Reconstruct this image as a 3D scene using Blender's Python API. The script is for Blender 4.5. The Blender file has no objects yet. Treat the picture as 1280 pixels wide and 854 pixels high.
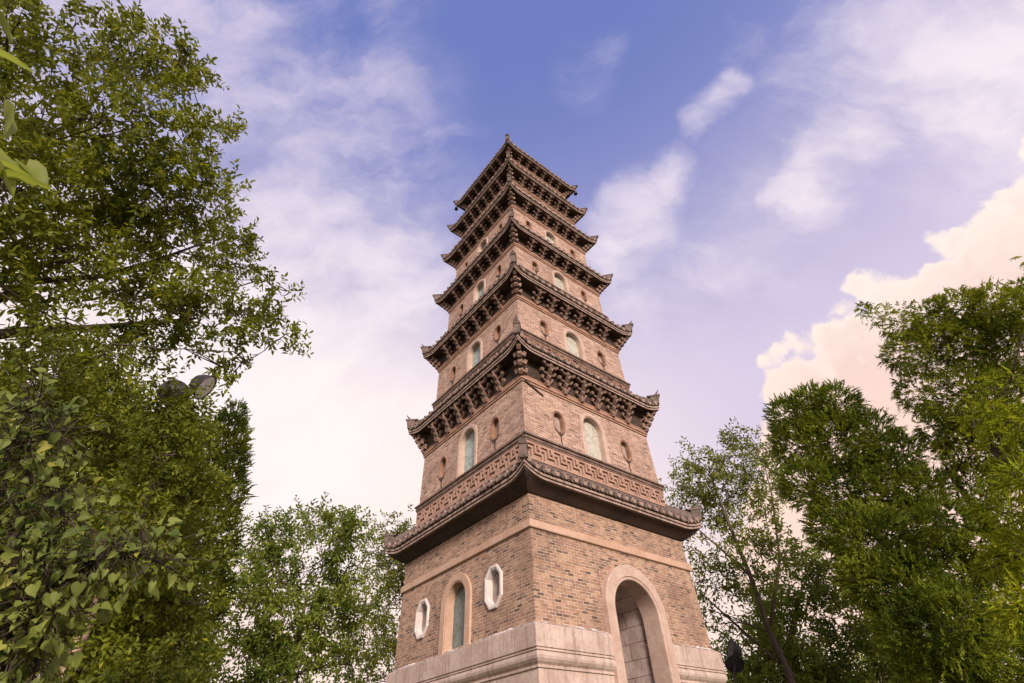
import bpy, bmesh, math, random
import numpy as np
from mathutils import Matrix, Vector
from mathutils.geometry import delaunay_2d_cdt

random.seed(7)
rng = np.random.default_rng(11)
SC = bpy.context.scene
COL = SC.collection

# ------------------------------------------------------------------ camera
F_PX = 634.41                       # focal length in pixels of a 1280 px wide picture
RT = np.array([0.99689313, 0.06955569, -0.03696069])
UP = np.array([0.07391422, -0.66395184, 0.74411332])
FW = np.array([-0.02721719, 0.74453338, 0.66703019])
EYE = np.array([0.0, 0.0, 1.6])
TD = 15.764                         # distance to the pagoda's axis
TROT = math.radians(42.0255)
cam_d = bpy.data.cameras.new('camera')
cam_d.sensor_width = 36.0
cam_d.lens = F_PX / 1280 * 36
cam_d.clip_start = 0.05
cam_d.clip_end = 6000
cam = bpy.data.objects.new('camera', cam_d)
COL.objects.link(cam)
M = Matrix(((RT[0], UP[0], -FW[0], EYE[0]), (RT[1], UP[1], -FW[1], EYE[1]),
            (RT[2], UP[2], -FW[2], EYE[2]), (0, 0, 0, 1)))
cam.matrix_world = M
SC.camera = cam
SC.view_settings.view_transform = 'Standard'
SC.view_settings.look = 'None'
SC.view_settings.exposure = 0.2
SC.view_settings.gamma = 1.0
SC.view_settings.use_curve_mapping = False
SC.cycles.max_bounces = 5
SC.cycles.diffuse_bounces = 3
SC.cycles.glossy_bounces = 2
SC.cycles.transmission_bounces = 4
SC.cycles.transparent_max_bounces = 8

SUN_AZ = math.radians(163)          # clockwise from +Y : behind the camera, to the right
SUN_EL = math.radians(24)
SUN_STRENGTH = 4.4
SKY_STRENGTH = 0.1


def dir_px(px, py):
    d = FW + RT * (px - 640) / F_PX - UP * (py - 427) / F_PX
    return d / np.linalg.norm(d)


def at(px, py, hd):
    """point of the place seen in that direction at horizontal distance hd, and its depth"""
    d = FW + RT * (px - 640) / F_PX - UP * (py - 427) / F_PX
    t = hd / math.hypot(d[0], d[1])
    return EYE + d * t, t


# ------------------------------------------------------------------ node helpers
class NT:
    def __init__(self, tree):
        self.t = tree
        self.n = tree.nodes
        self.l = tree.links

    def node(self, typ, **kw):
        nd = self.n.new(typ)
        for k, v in kw.items():
            setattr(nd, k, v)
        return nd

    def put(self, sock, v):
        if hasattr(v, 'is_output'):
            self.l.new(v, sock)
        else:
            if sock.type == 'RGBA' and len(v) == 3:
                v = (*v, 1)
            sock.default_value = v

    def math(self, op, a, b=0.0, c=None, clamp=False):
        nd = self.node('ShaderNodeMath', operation=op, use_clamp=clamp)
        self.put(nd.inputs[0], a)
        self.put(nd.inputs[1], b)
        if c is not None:
            self.put(nd.inputs[2], c)
        return nd.outputs[0]

    def vmath(self, op, a, b=None, s=None):
        nd = self.node('ShaderNodeVectorMath', operation=op)
        self.put(nd.inputs[0], a)
        if b is not None:
            self.put(nd.inputs[1], b)
        if s is not None:
            self.put(nd.inputs['Scale'], s)
        return nd.outputs['Value'] if op in ('DOT_PRODUCT', 'LENGTH') else nd.outputs[0]

    def mix(self, f, a, b, blend='MIX'):
        nd = self.node('ShaderNodeMix', data_type='RGBA', blend_type=blend)
        self.put(nd.inputs[0], f)
        self.put(nd.inputs[6], a)
        self.put(nd.inputs[7], b)
        return nd.outputs[2]

    def noise(self, vec, scale, detail=4.0, rough=0.55, dist=0.0, out='Fac'):
        nd = self.node('ShaderNodeTexNoise')
        if vec is not None:
            self.l.new(vec, nd.inputs['Vector'])
        nd.inputs['Scale'].default_value = scale
        nd.inputs['Detail'].default_value = detail
        nd.inputs['Roughness'].default_value = rough
        nd.inputs['Distortion'].default_value = dist
        return nd.outputs[out]

    def ramp(self, f, stops, interp='LINEAR'):
        nd = self.node('ShaderNodeValToRGB')
        cr = nd.color_ramp
        cr.interpolation = interp
        while len(cr.elements) < len(stops):
            cr.elements.new(0.5)
        for e, (p, c) in zip(cr.elements, stops):
            e.position = p
            e.color = (*c, 1) if len(c) == 3 else c
        self.put(nd.inputs[0], f)
        return nd.outputs[0]

    def maprange(self, v, a, b, c=0.0, d=1.0, smooth=True):
        nd = self.node('ShaderNodeMapRange')
        nd.interpolation_type = 'SMOOTHSTEP' if smooth else 'LINEAR'
        self.put(nd.inputs[0], v)
        for i, x in enumerate((a, b, c, d)):
            self.put(nd.inputs[i + 1], x)
        return nd.outputs[0]


# ------------------------------------------------------------------ sky
def s2l(r, g, b):
    f = lambda c: (c / 255 / 12.92) if c <= 10 else ((c / 255 + 0.055) / 1.055) ** 2.4
    return tuple(f(c) for c in (r, g, b))


def build_world():
    w = bpy.data.worlds.new('World')
    SC.world = w
    w.use_nodes = True
    T = NT(w.node_tree)
    T.n.clear()
    out = T.node('ShaderNodeOutputWorld')
    bg = T.node('ShaderNodeBackground')
    bg.inputs['Strength'].default_value = SKY_STRENGTH
    T.l.new(bg.outputs[0], out.inputs[0])
    G = T.node('ShaderNodeTexCoord').outputs['Generated']
    D = T.vmath('NORMALIZE', G)
    sky = T.node('ShaderNodeTexSky', sky_type='NISHITA')
    sky.sun_disc = False
    sky.sun_elevation = SUN_EL
    sky.sun_rotation = SUN_AZ
    sky.air_density = 1.0
    sky.dust_density = 0.6
    sky.ozone_density = 2.0
    K = 1.0 / SKY_STRENGTH
    col = lambda *c: tuple(x * K for x in s2l(*c))
    # the clear air: Nishita pulled to the violet-blue of the evening, paling towards the horizon
    el = T.vmath('DOT_PRODUCT', D, (0, 0, 1))
    base = T.mix(0.85, sky.outputs[0], col(110, 125, 192))
    left = T.vmath('DOT_PRODUCT', D, tuple(np.array([-0.82, 0.57, 0.0])))
    low = T.maprange(el, 0.97, 0.52)
    base = T.mix(T.math('MULTIPLY', low, 0.95), base, col(210, 197, 220))
    lowl = T.math('MULTIPLY', T.maprange(el, 0.84, 0.42), T.maprange(left, 0.0, 0.65))
    base = T.mix(lowl, base, col(246, 231, 226))
    hor = T.maprange(el, 0.50, 0.15)
    base = T.mix(hor, base, col(243, 220, 210))
    # soft clouds : a few wide, thin patches of cloud with ragged edges
    wv = T.vmath('SUBTRACT', T.noise(D, 4.0, 6, 0.6, 0.0, 'Color'), (0.5, 0.5, 0.5))
    Dw = T.vmath('NORMALIZE', T.vmath('ADD', D, T.vmath('SCALE', wv, s=0.15)))
    mp = T.node('ShaderNodeMapping')
    mp.inputs['Rotation'].default_value = (0.25, -0.35, 0.6)
    mp.inputs['Scale'].default_value = (3.2, 9.5, 5.5)
    T.l.new(Dw, mp.inputs[0])
    wisp = T.math('ADD', T.math('MULTIPLY', T.noise(mp.outputs[0], 1.0, 9, 0.6), 0.6), T.math('MULTIPLY', T.noise(Dw, 5.0, 8, 0.6), 0.4))
    soft = [  # px, py, radius px, weight
        (330, 90, 170, 0.62), (180, 20, 190, 0.6), (440, 160, 130, 0.6), (470, 15, 80, 0.5), (530, 190, 70, 0.5), (380, 200, 120, 0.5),
        (455, 320, 110, 0.95), (390, 300, 120, 0.8), (340, 420, 150, 0.85), (430, 450, 150, 0.85), (520, 300, 50, 0.7), (380, 560, 160, 0.9),
        (805, 258, 52, 1.05), (770, 300, 48, 0.9), (836, 215, 30, 1.05), (785, 370, 60, 0.5),
        (912, 108, 30, 0.85), (897, 132, 28, 0.9), (876, 158, 22, 0.75), (735, 85, 40, 0.36), (760, 65, 26, 0.4), (930, 45, 45, 0.6), (1055, 180, 62, 1.0), (1015, 245, 50, 0.85), (1030, 215, 50, 0.8),
        (1120, 70, 170, 0.7), (1250, 60, 170, 0.85), (1230, 170, 120, 0.6), (1020, 60, 90, 0.5), (900, 330, 120, 0.4), (940, 250, 90, 0.35)]
    acc = None
    for px, py, r, wgt in soft:
        d0 = dir_px(px, py)
        ang = r / F_PX * float(np.dot(d0, FW)) ** 1.5
        v = T.maprange(T.vmath('DOT_PRODUCT', Dw, tuple(d0)), math.cos(ang * 1.45), 1.0, 0.0, wgt, smooth=False)
        acc = v if acc is None else T.math('MAXIMUM', acc, v)
    dens = T.math('ADD', acc, T.math('MULTIPLY', T.math('MULTIPLY', T.math('SUBTRACT', wisp, 0.52), 3.6), T.math('MINIMUM', T.math('MULTIPLY', acc, 2.0), 1.0)))
    dens = T.maprange(dens, 0.0, 1.25, 0.0, 0.9)
    ccol = T.mix(T.maprange(el, 0.97, 0.6), col(208, 197, 220), col(247, 235, 236))
    base = T.mix(dens, base, ccol)
    # the cumulus bank on the right
    b1 = T.vmath('SUBTRACT', T.noise(D, 17.0, 5, 0.62, 0.0, 'Color'), (0.5, 0.5, 0.5))
    Dc = T.vmath('NORMALIZE', T.vmath('ADD', D, T.vmath('SCALE', b1, s=0.055)))
    vo = T.node('ShaderNodeTexVoronoi', feature='SMOOTH_F1')
    vo.inputs['Scale'].default_value = 17.0
    vo.inputs['Smoothness'].default_value = 0.25
    vo.inputs['Detail'].default_value = 2.0
    vo.inputs['Roughness'].default_value = 0.55
    T.l.new(Dc, vo.inputs['Vector'])
    puff = vo.outputs['Distance']
    hard = [(972, 450, 26), (1003, 438, 28), (1058, 385, 30), (1083, 362, 36), (1112, 362, 34), (1172, 302, 30), (1196, 305, 34), (1238, 288, 38),
            (1275, 258, 42), (1315, 228, 52), (1350, 190, 70), (1010, 495, 58), (1075, 440, 62), (1140, 390, 62), (1120, 460, 90), (1210, 400, 95), (1290, 350, 100),
            (1000, 560, 62), (1100, 560, 110), (1200, 540, 130), (1320, 480, 160), (985, 640, 60), (960, 700, 60), (1100, 700, 140)]
    acc = None
    for px, py, r in hard:
        d0 = dir_px(px, py)
        ang = r / F_PX * float(np.dot(d0, FW)) ** 1.5
        v = T.maprange(T.vmath('DOT_PRODUCT', Dc, tuple(d0)), math.cos(ang * 1.12), 1.0, 0.0, r / 45, smooth=False)
        acc = v if acc is None else T.math('MAXIMUM', acc, v)
    fld = T.math('ADD', acc, T.math('MULTIPLY', T.math('MULTIPLY', T.math('SUBTRACT', 0.38, puff), 0.55), T.math('MINIMUM', T.math('MULTIPLY', acc, 5.0), 1.0)))
    alpha = T.maprange(T.math('ADD', fld, T.math('MULTIPLY', T.math('SUBTRACT', T.noise(D, 30.0, 6, 0.65), 0.5), T.math('MULTIPLY', T.math('MINIMUM', T.math('MULTIPLY', acc, 4.0), 1.0), 0.35))), 0.0, 0.36)
    body = T.noise(Dc, 6.0, 6, 0.6, 0.3)
    inner = T.math('MULTIPLY', T.maprange(fld, 0.18, 1.15), T.maprange(body, 0.33, 0.66))
    inner = T.math('ADD', inner, T.math('MULTIPLY', T.maprange(puff, 0.35, 0.7), T.maprange(fld, 0.15, 0.8, 0.0, 0.25)))
    cc = T.mix(T.math('MINIMUM', inner, 1.0), col(248, 234, 224), col(230, 203, 199))
    cc = T.mix(T.maprange(el, 0.66, 0.36, 0.0, 0.85), cc, col(246, 212, 194))
    base = T.mix(T.math('MULTIPLY', alpha, 0.95), base, cc)
    # below the horizon
    base = T.mix(T.maprange(el, 0.02, -0.05), base, col(110, 100, 90))
    T.l.new(base, bg.inputs['Color'])


build_world()
sun_d = bpy.data.lights.new('sun', 'SUN')
sun_d.energy = SUN_STRENGTH
sun_d.angle = math.radians(12)
sun_d.color = (1.0, 0.83, 0.69)
sun = bpy.data.objects.new('sun', sun_d)
COL.objects.link(sun)
sdir = Vector((math.sin(SUN_AZ) * math.cos(SUN_EL), math.cos(SUN_AZ) * math.cos(SUN_EL), math.sin(SUN_EL)))
sun.rotation_euler = sdir.to_track_quat('Z', 'Y').to_euler()
sun.location = sdir * 60


# ------------------------------------------------------------------ materials
def new_mat(name):
    m = bpy.data.materials.new(name)
    m.use_nodes = True
    T = NT(m.node_tree)
    b = T.n['Principled BSDF']
    b.inputs['Specular IOR Level'].default_value = 0.25
    return m, T, b


def bump(T, b, h, strength=0.5, dist=0.02):
    nd = T.node('ShaderNodeBump')
    nd.inputs['Strength'].default_value = strength
    nd.inputs['Distance'].default_value = dist
    T.l.new(h, nd.inputs['Height'])
    T.l.new(nd.outputs[0], b.inputs['Normal'])


def mat_brick(name, stops, mortar, bw=0.23, bh=0.0685, ms=0.0075, stain=0.35, seed=0.0, crack=0.0):
    m, T, b = new_mat(name)
    uv = T.node('ShaderNodeTexCoord').outputs['UV']
    pos = T.node('ShaderNodeTexCoord').outputs['Object']
    wob = T.vmath('SCALE', T.vmath('SUBTRACT', T.noise(pos, 9, 3, 0.6, 0, 'Color'), (0.5, 0.5, 0.5)), s=0.012)
    vec = T.vmath('ADD', T.vmath('ADD', uv, wob), (seed, seed * 0.0, 0))
    br = T.node('ShaderNodeTexBrick', offset=0.5, offset_frequency=2, squash=1.0)
    T.l.new(vec, br.inputs['Vector'])
    br.inputs['Color1'].default_value = (0, 0, 0, 1)
    br.inputs['Color2'].default_value = (1, 1, 1, 1)
    br.inputs['Mortar'].default_value = (0.5, 0.5, 0.5, 1)
    br.inputs['Scale'].default_value = 1.0
    br.inputs['Mortar Size'].default_value = ms
    br.inputs['Mortar Smooth'].default_value = 0.25
    br.inputs['Brick Width'].default_value = bw
    br.inputs['Row Height'].default_value = bh
    tint = T.ramp(br.outputs['Color'], stops)
    n1 = T.noise(pos, 34, 5, 0.65)
    tint = T.mix(T.maprange(n1, 0.3, 0.75, 0.0, 0.55), tint, T.mix(0.5, tint, (0.10, 0.06, 0.045)))
    n2 = T.noise(pos, 0.9, 6, 0.62)
    mort = T.mix(T.maprange(T.noise(pos, 6, 4), 0.35, 0.7), mortar, tuple(c * 0.55 for c in mortar))
    c = T.mix(br.outputs['Fac'], tint, mort)
    c = T.mix(T.maprange(n2, 0.45, 0.72, 0.0, stain), c, (0.11, 0.07, 0.055))
    mp = T.node('ShaderNodeMapping')
    mp.inputs['Scale'].default_value = (5, 5, 0.35)
    T.l.new(pos, mp.inputs[0])
    c = T.mix(T.maprange(T.noise(mp.outputs[0], 1.2, 6, 0.65), 0.5, 0.78, 0.0, stain * 1.3), c, (0.13, 0.085, 0.07))
    c = T.mix(T.maprange(T.noise(pos, 0.7, 4, 0.6, 0.5), 0.42, 0.66, 0.0, 0.55), c, T.mix(1.0, c, (1.18, 1.19, 1.16), 'MULTIPLY'))
    n3 = T.noise(pos, 2.3, 5, 0.7)
    c = T.mix(T.maprange(n3, 0.55, 0.8, 0.0, 0.35), c, (0.46, 0.33, 0.27))
    T.l.new(c, b.inputs['Base Color'])
    b.inputs['Roughness'].default_value = 0.9
    h = T.math('ADD', T.math('MULTIPLY', br.outputs['Fac'], -1.6), T.math('MULTIPLY', n1, 0.9))
    h = T.math('ADD', h, T.math('MULTIPLY', br.outputs['Color'], 0.35))
    bump(T, b, h, 0.9, 0.012)
    return m


def mat_rough(name, c1, c2, c3=None, scale=3.0, streak=0.0, rough=0.85, bscale=30, bstr=0.4, bdist=0.012, joints=None, spec=0.25):
    m, T, b = new_mat(name)
    pos = T.node('ShaderNodeTexCoord').outputs['Object']
    n1 = T.noise(pos, scale, 7, 0.62, 0.3)
    c = T.mix(T.maprange(n1, 0.36, 0.66), c1, c2)
    n2 = T.noise(pos, scale * 7, 6, 0.7)
    c = T.mix(T.maprange(n2, 0.42, 0.78, 0.0, 0.5), c, c3 or tuple(x * 0.5 for x in c2))
    if streak:
        mp = T.node('ShaderNodeMapping')
        mp.inputs['Scale'].default_value = (9, 9, 0.5)
        T.l.new(pos, mp.inputs[0])
        st = T.noise(mp.outputs[0], 1.3, 6, 0.65)
        c = T.mix(T.maprange(st, 0.48, 0.78, 0.0, streak), c, c3 or tuple(x * 0.4 for x in c2))
    h = T.noise(pos, bscale, 6, 0.65)
    if joints:
        br = T.node('ShaderNodeTexBrick', offset=0.5)
        T.l.new(T.node('ShaderNodeTexCoord').outputs['UV'], br.inputs['Vector'])
        br.inputs['Color1'].default_value = (0.9, 0.9, 0.9, 1)
        br.inputs['Color2'].default_value = (1.05, 1.0, 1.0, 1)
        br.inputs['Scale'].default_value = 1
        br.inputs['Brick Width'].default_value = joints[0]
        br.inputs['Row Height'].default_value = joints[1]
        br.inputs['Mortar Size'].default_value = 0.009
        br.inputs['Mortar'].default_value = (0.35, 0.3, 0.28, 1)
        c = T.mix(1.0, c, br.outputs['Color'], 'MULTIPLY')
        h = T.math('SUBTRACT', h, T.math('MULTIPLY', br.outputs['Fac'], 1.5))
    T.l.new(c, b.inputs['Base Color'])
    b.inputs['Roughness'].default_value = rough
    b.inputs['Specular IOR Level'].default_value = spec
    bump(T, b, h, bstr, bdist)
    return m


def mat_leaf(name, dark, light, trans, gloss=0.35, clump=0.7, tmix=0.38):
    m = bpy.data.materials.new(name)
    m.use_nodes = True
    T = NT(m.node_tree)
    T.n.clear()
    out = T.node('ShaderNodeOutputMaterial')
    geo = T.node('ShaderNodeNewGeometry')
    rnd = geo.outputs['Random Per Island']
    n = T.noise(geo.outputs['Position'], clump, 3, 0.6)
    tone = T.node('ShaderNodeAttribute', attribute_name='tone').outputs['Fac']
    f = T.math('ADD', T.math('MULTIPLY', rnd, 0.40), T.math('ADD', T.math('MULTIPLY', tone, 0.45), T.maprange(n, 0.32, 0.68, -0.38, 0.5)))
    c = T.mix(T.math('MINIMUM', T.math('MAXIMUM', f, 0.0), 1.0), dark, light)
    # a few yellowed leaves
    c = T.mix(T.maprange(rnd, 0.965, 0.99, 0, 0.7), c, (light[0] * 1.6, light[1] * 1.3, light[2] * 1.0))
    d = T.node('ShaderNodeBsdfPrincipled')
    T.l.new(c, d.inputs['Base Color'])
    d.inputs['Roughness'].default_value = 0.55
    d.inputs['Specular IOR Level'].default_value = gloss
    tr = T.node('ShaderNodeBsdfTranslucent')
    tc = T.mix(0.5, c, trans)
    T.l.new(tc, tr.inputs['Color'])
    mx = T.node('ShaderNodeMixShader')
    mx.inputs[0].default_value = tmix
    T.l.new(d.outputs[0], mx.inputs[1])
    T.l.new(tr.outputs[0], mx.inputs[2])
    T.l.new(mx.outputs[0], out.inputs[0])
    return m


MT = {}
MT['brick_low'] = mat_brick('brick_low', [(0.0, (0.11, 0.075, 0.06)), (0.06, (0.16, 0.105, 0.08)), (0.13, (0.27, 0.17, 0.12)),
                                          (0.45, (0.37, 0.215, 0.145)), (0.75, (0.44, 0.265, 0.17)), (1.0, (0.50, 0.33, 0.225))],
                            (0.60, 0.47, 0.40), bw=0.195, bh=0.0685, ms=0.0095, stain=0.42)
MT['brick_high'] = mat_brick('brick_high', [(0.0, (0.17, 0.10, 0.08)), (0.10, (0.31, 0.18, 0.135)), (0.5, (0.405, 0.25, 0.19)),
                                            (0.8, (0.47, 0.29, 0.215)), (1.0, (0.56, 0.39, 0.30))],
                             (0.66, 0.53, 0.46), bw=0.24, bh=0.076, ms=0.011, stain=0.25, seed=3.1)
MT['plaster'] = mat_rough('plaster', (0.58, 0.47, 0.41), (0.46, 0.35, 0.30), (0.19, 0.14, 0.125), 1.6, 0.8)
MT['trim'] = mat_rough('trim', (0.54, 0.42, 0.36), (0.46, 0.33, 0.27), (0.30, 0.20, 0.16), 3.0, 0.25)
MT['peach'] = mat_rough('peach', (0.55, 0.385, 0.295), (0.47, 0.31, 0.225), (0.32, 0.20, 0.15), 2.0, 0.2)
MT['white'] = mat_rough('white', (0.70, 0.65, 0.63), (0.60, 0.53, 0.51), (0.40, 0.34, 0.32), 4.0, 0.2)
MT['block'] = mat_rough('block', (0.54, 0.46, 0.43), (0.40, 0.32, 0.29), (0.12, 0.09, 0.09), 2.0, 0.3, joints=(1.3, 0.36))
MT['terracotta'] = mat_rough('terracotta', (0.37, 0.215, 0.15), (0.25, 0.14, 0.10), (0.10, 0.07, 0.055), 2.5, 0.3)
MT['fret'] = mat_rough('fret', (0.44, 0.29, 0.225), (0.34, 0.205, 0.155), (0.20, 0.12, 0.09), 3.0, 0.25)
MT['moulding'] = mat_rough('moulding', (0.45, 0.28, 0.20), (0.32, 0.19, 0.14), (0.15, 0.09, 0.075), 4.0, 0.2)
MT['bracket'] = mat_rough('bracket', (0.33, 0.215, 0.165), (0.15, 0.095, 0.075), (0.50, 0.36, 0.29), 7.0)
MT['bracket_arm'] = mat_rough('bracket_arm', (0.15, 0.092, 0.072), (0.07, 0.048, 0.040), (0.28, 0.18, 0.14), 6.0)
MT['soffit'] = mat_rough('soffit', (0.075, 0.048, 0.040), (0.040, 0.029, 0.025), (0.115, 0.075, 0.058), 1.5)  # near-black: the deep shade under the eaves is put into the colour
MT['tile'] = mat_rough('tile', (0.16, 0.118, 0.103), (0.07, 0.055, 0.05), (0.32, 0.25, 0.225), 5.0, rough=0.75)
MT['eave'] = mat_rough('eave', (0.21, 0.14, 0.112), (0.095, 0.065, 0.054), (0.40, 0.29, 0.24), 5.0)
MT['worn'] = mat_rough('worn', (0.42, 0.315, 0.265), (0.22, 0.15, 0.125), (0.12, 0.085, 0.07), 6.0)
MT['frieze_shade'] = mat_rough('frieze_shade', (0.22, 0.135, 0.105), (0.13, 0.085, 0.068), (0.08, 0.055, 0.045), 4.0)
MT['iron'] = mat_rough('iron', (0.05, 0.045, 0.05), (0.03, 0.028, 0.03), None, 5.0, rough=0.5)
MT['bark'] = mat_rough('bark', (0.085, 0.062, 0.048), (0.05, 0.038, 0.03), (0.13, 0.10, 0.085), 5.0, bscale=14, bstr=0.8, bdist=0.03)
MT['bark_pale'] = mat_rough('bark_pale', (0.14, 0.10, 0.075), (0.08, 0.06, 0.048), (0.20, 0.155, 0.125), 5.0, bscale=14, bstr=0.8, bdist=0.03)
MT['post'] = mat_rough('post', (0.42, 0.30, 0.24), (0.38, 0.22, 0.15), (0.20, 0.11, 0.07), 2.5, rough=0.45, spec=0.5)
MT['lamp_glass'] = mat_rough('lamp_glass', (0.82, 0.78, 0.80), (0.76, 0.72, 0.75), (0.6, 0.56, 0.6), 3.0, rough=0.25, spec=0.5, bstr=0.05)


def mat_pane(name, c1, c2, rough=0.35, vs=2.2, ck=0.5):
    m, T, b = new_mat(name)
    pos = T.node('ShaderNodeTexCoord').outputs['Object']
    n = T.noise(pos, 5.0, 5, 0.6, 1.2)
    wob = T.vmath('ADD', pos, T.vmath('SCALE', T.noise(pos, 3.0, 4, 0.6, 0, 'Color'), s=0.35))
    vo = T.node('ShaderNodeTexVoronoi', feature='DISTANCE_TO_EDGE')
    vo.inputs['Scale'].default_value = vs
    T.l.new(wob, vo.inputs['Vector'])
    crk = T.maprange(vo.outputs['Distance'], 0.0, 0.05, 1.0, 0.0)
    c = T.mix(T.maprange(n, 0.35, 0.7), c1, c2)
    c = T.mix(T.math('MULTIPLY', crk, ck), c, tuple(x * 0.4 for x in c2))
    T.l.new(c, b.inputs['Base Color'])
    b.inputs['Roughness'].default_value = rough
    b.inputs['Specular IOR Level'].default_value = 0.5
    bump(T, b, T.math('SUBTRACT', n, crk), 0.5, 0.015)
    return m


MT['pane_low'] = mat_pane('pane_low', (0.21, 0.26, 0.24), (0.13, 0.17, 0.16), 0.5, 7.0, 0.6)
MT['pane_teal'] = mat_pane('pane_teal', (0.36, 0.46, 0.44), (0.26, 0.36, 0.35), 0.3)
MT['pane_pale'] = mat_pane('pane_pale', (0.52, 0.50, 0.42), (0.40, 0.41, 0.36), 0.3)
MT['niche'] = mat_rough('niche', (0.42, 0.36, 0.32), (0.28, 0.22, 0.19), (0.14, 0.1, 0.09), 4.0)

LEAF = {
    'broad': mat_leaf('leaf_broad', (0.050, 0.078, 0.010), (0.210, 0.240, 0.022), (0.46, 0.47, 0.03), 0.2),
    'olive': mat_leaf('leaf_olive', (0.050, 0.072, 0.010), (0.215, 0.255, 0.026), (0.42, 0.44, 0.03), 0.2),
    'far': mat_leaf('leaf_far', (0.085, 0.125, 0.022), (0.235, 0.290, 0.045), (0.38, 0.44, 0.06), 0.1),
    'thin': mat_leaf('leaf_thin', (0.085, 0.115, 0.022), (0.240, 0.270, 0.045), (0.40, 0.42, 0.06), 0.1),
    'cypress_light': mat_leaf('leaf_cypress_light', (0.060, 0.100, 0.012), (0.330, 0.370, 0.030), (0.48, 0.52, 0.03), 0.08, 0.9, 0.36),
    'cypress': mat_leaf('leaf_cypress', (0.034, 0.066, 0.011), (0.245, 0.300, 0.030), (0.40, 0.47, 0.03), 0.08, 0.9, 0.32),
    'lime': mat_leaf('leaf_lime', (0.15, 0.21, 0.015), (0.46, 0.50, 0.03), (0.60, 0.62, 0.04), 0.08, 0.9, 0.42),
    'vine': mat_leaf('leaf_vine', (0.065, 0.105, 0.016), (0.220, 0.260, 0.055), (0.36, 0.42, 0.06), 0.3, 3.0, 0.35),
    'near': mat_leaf('leaf_near', (0.13, 0.18, 0.03), (0.26, 0.30, 0.05), (0.46, 0.50, 0.06), 0.3, 3.0, 0.5),
}


# ------------------------------------------------------------------ objects
def tag(o, label=None, cat=None, group=None, kind=None):
    for k, v in (('label', label), ('category', cat), ('group', group), ('kind', kind)):
        if v:
            o[k] = v
    return o


def empty(name, loc, label, cat, group=None, rz=0.0):
    o = bpy.data.objects.new(name, None)
    COL.objects.link(o)
    o.location = loc
    o.rotation_euler = (0, 0, rz)
    o.empty_display_size = 0.3
    return tag(o, label, cat, group)


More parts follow.
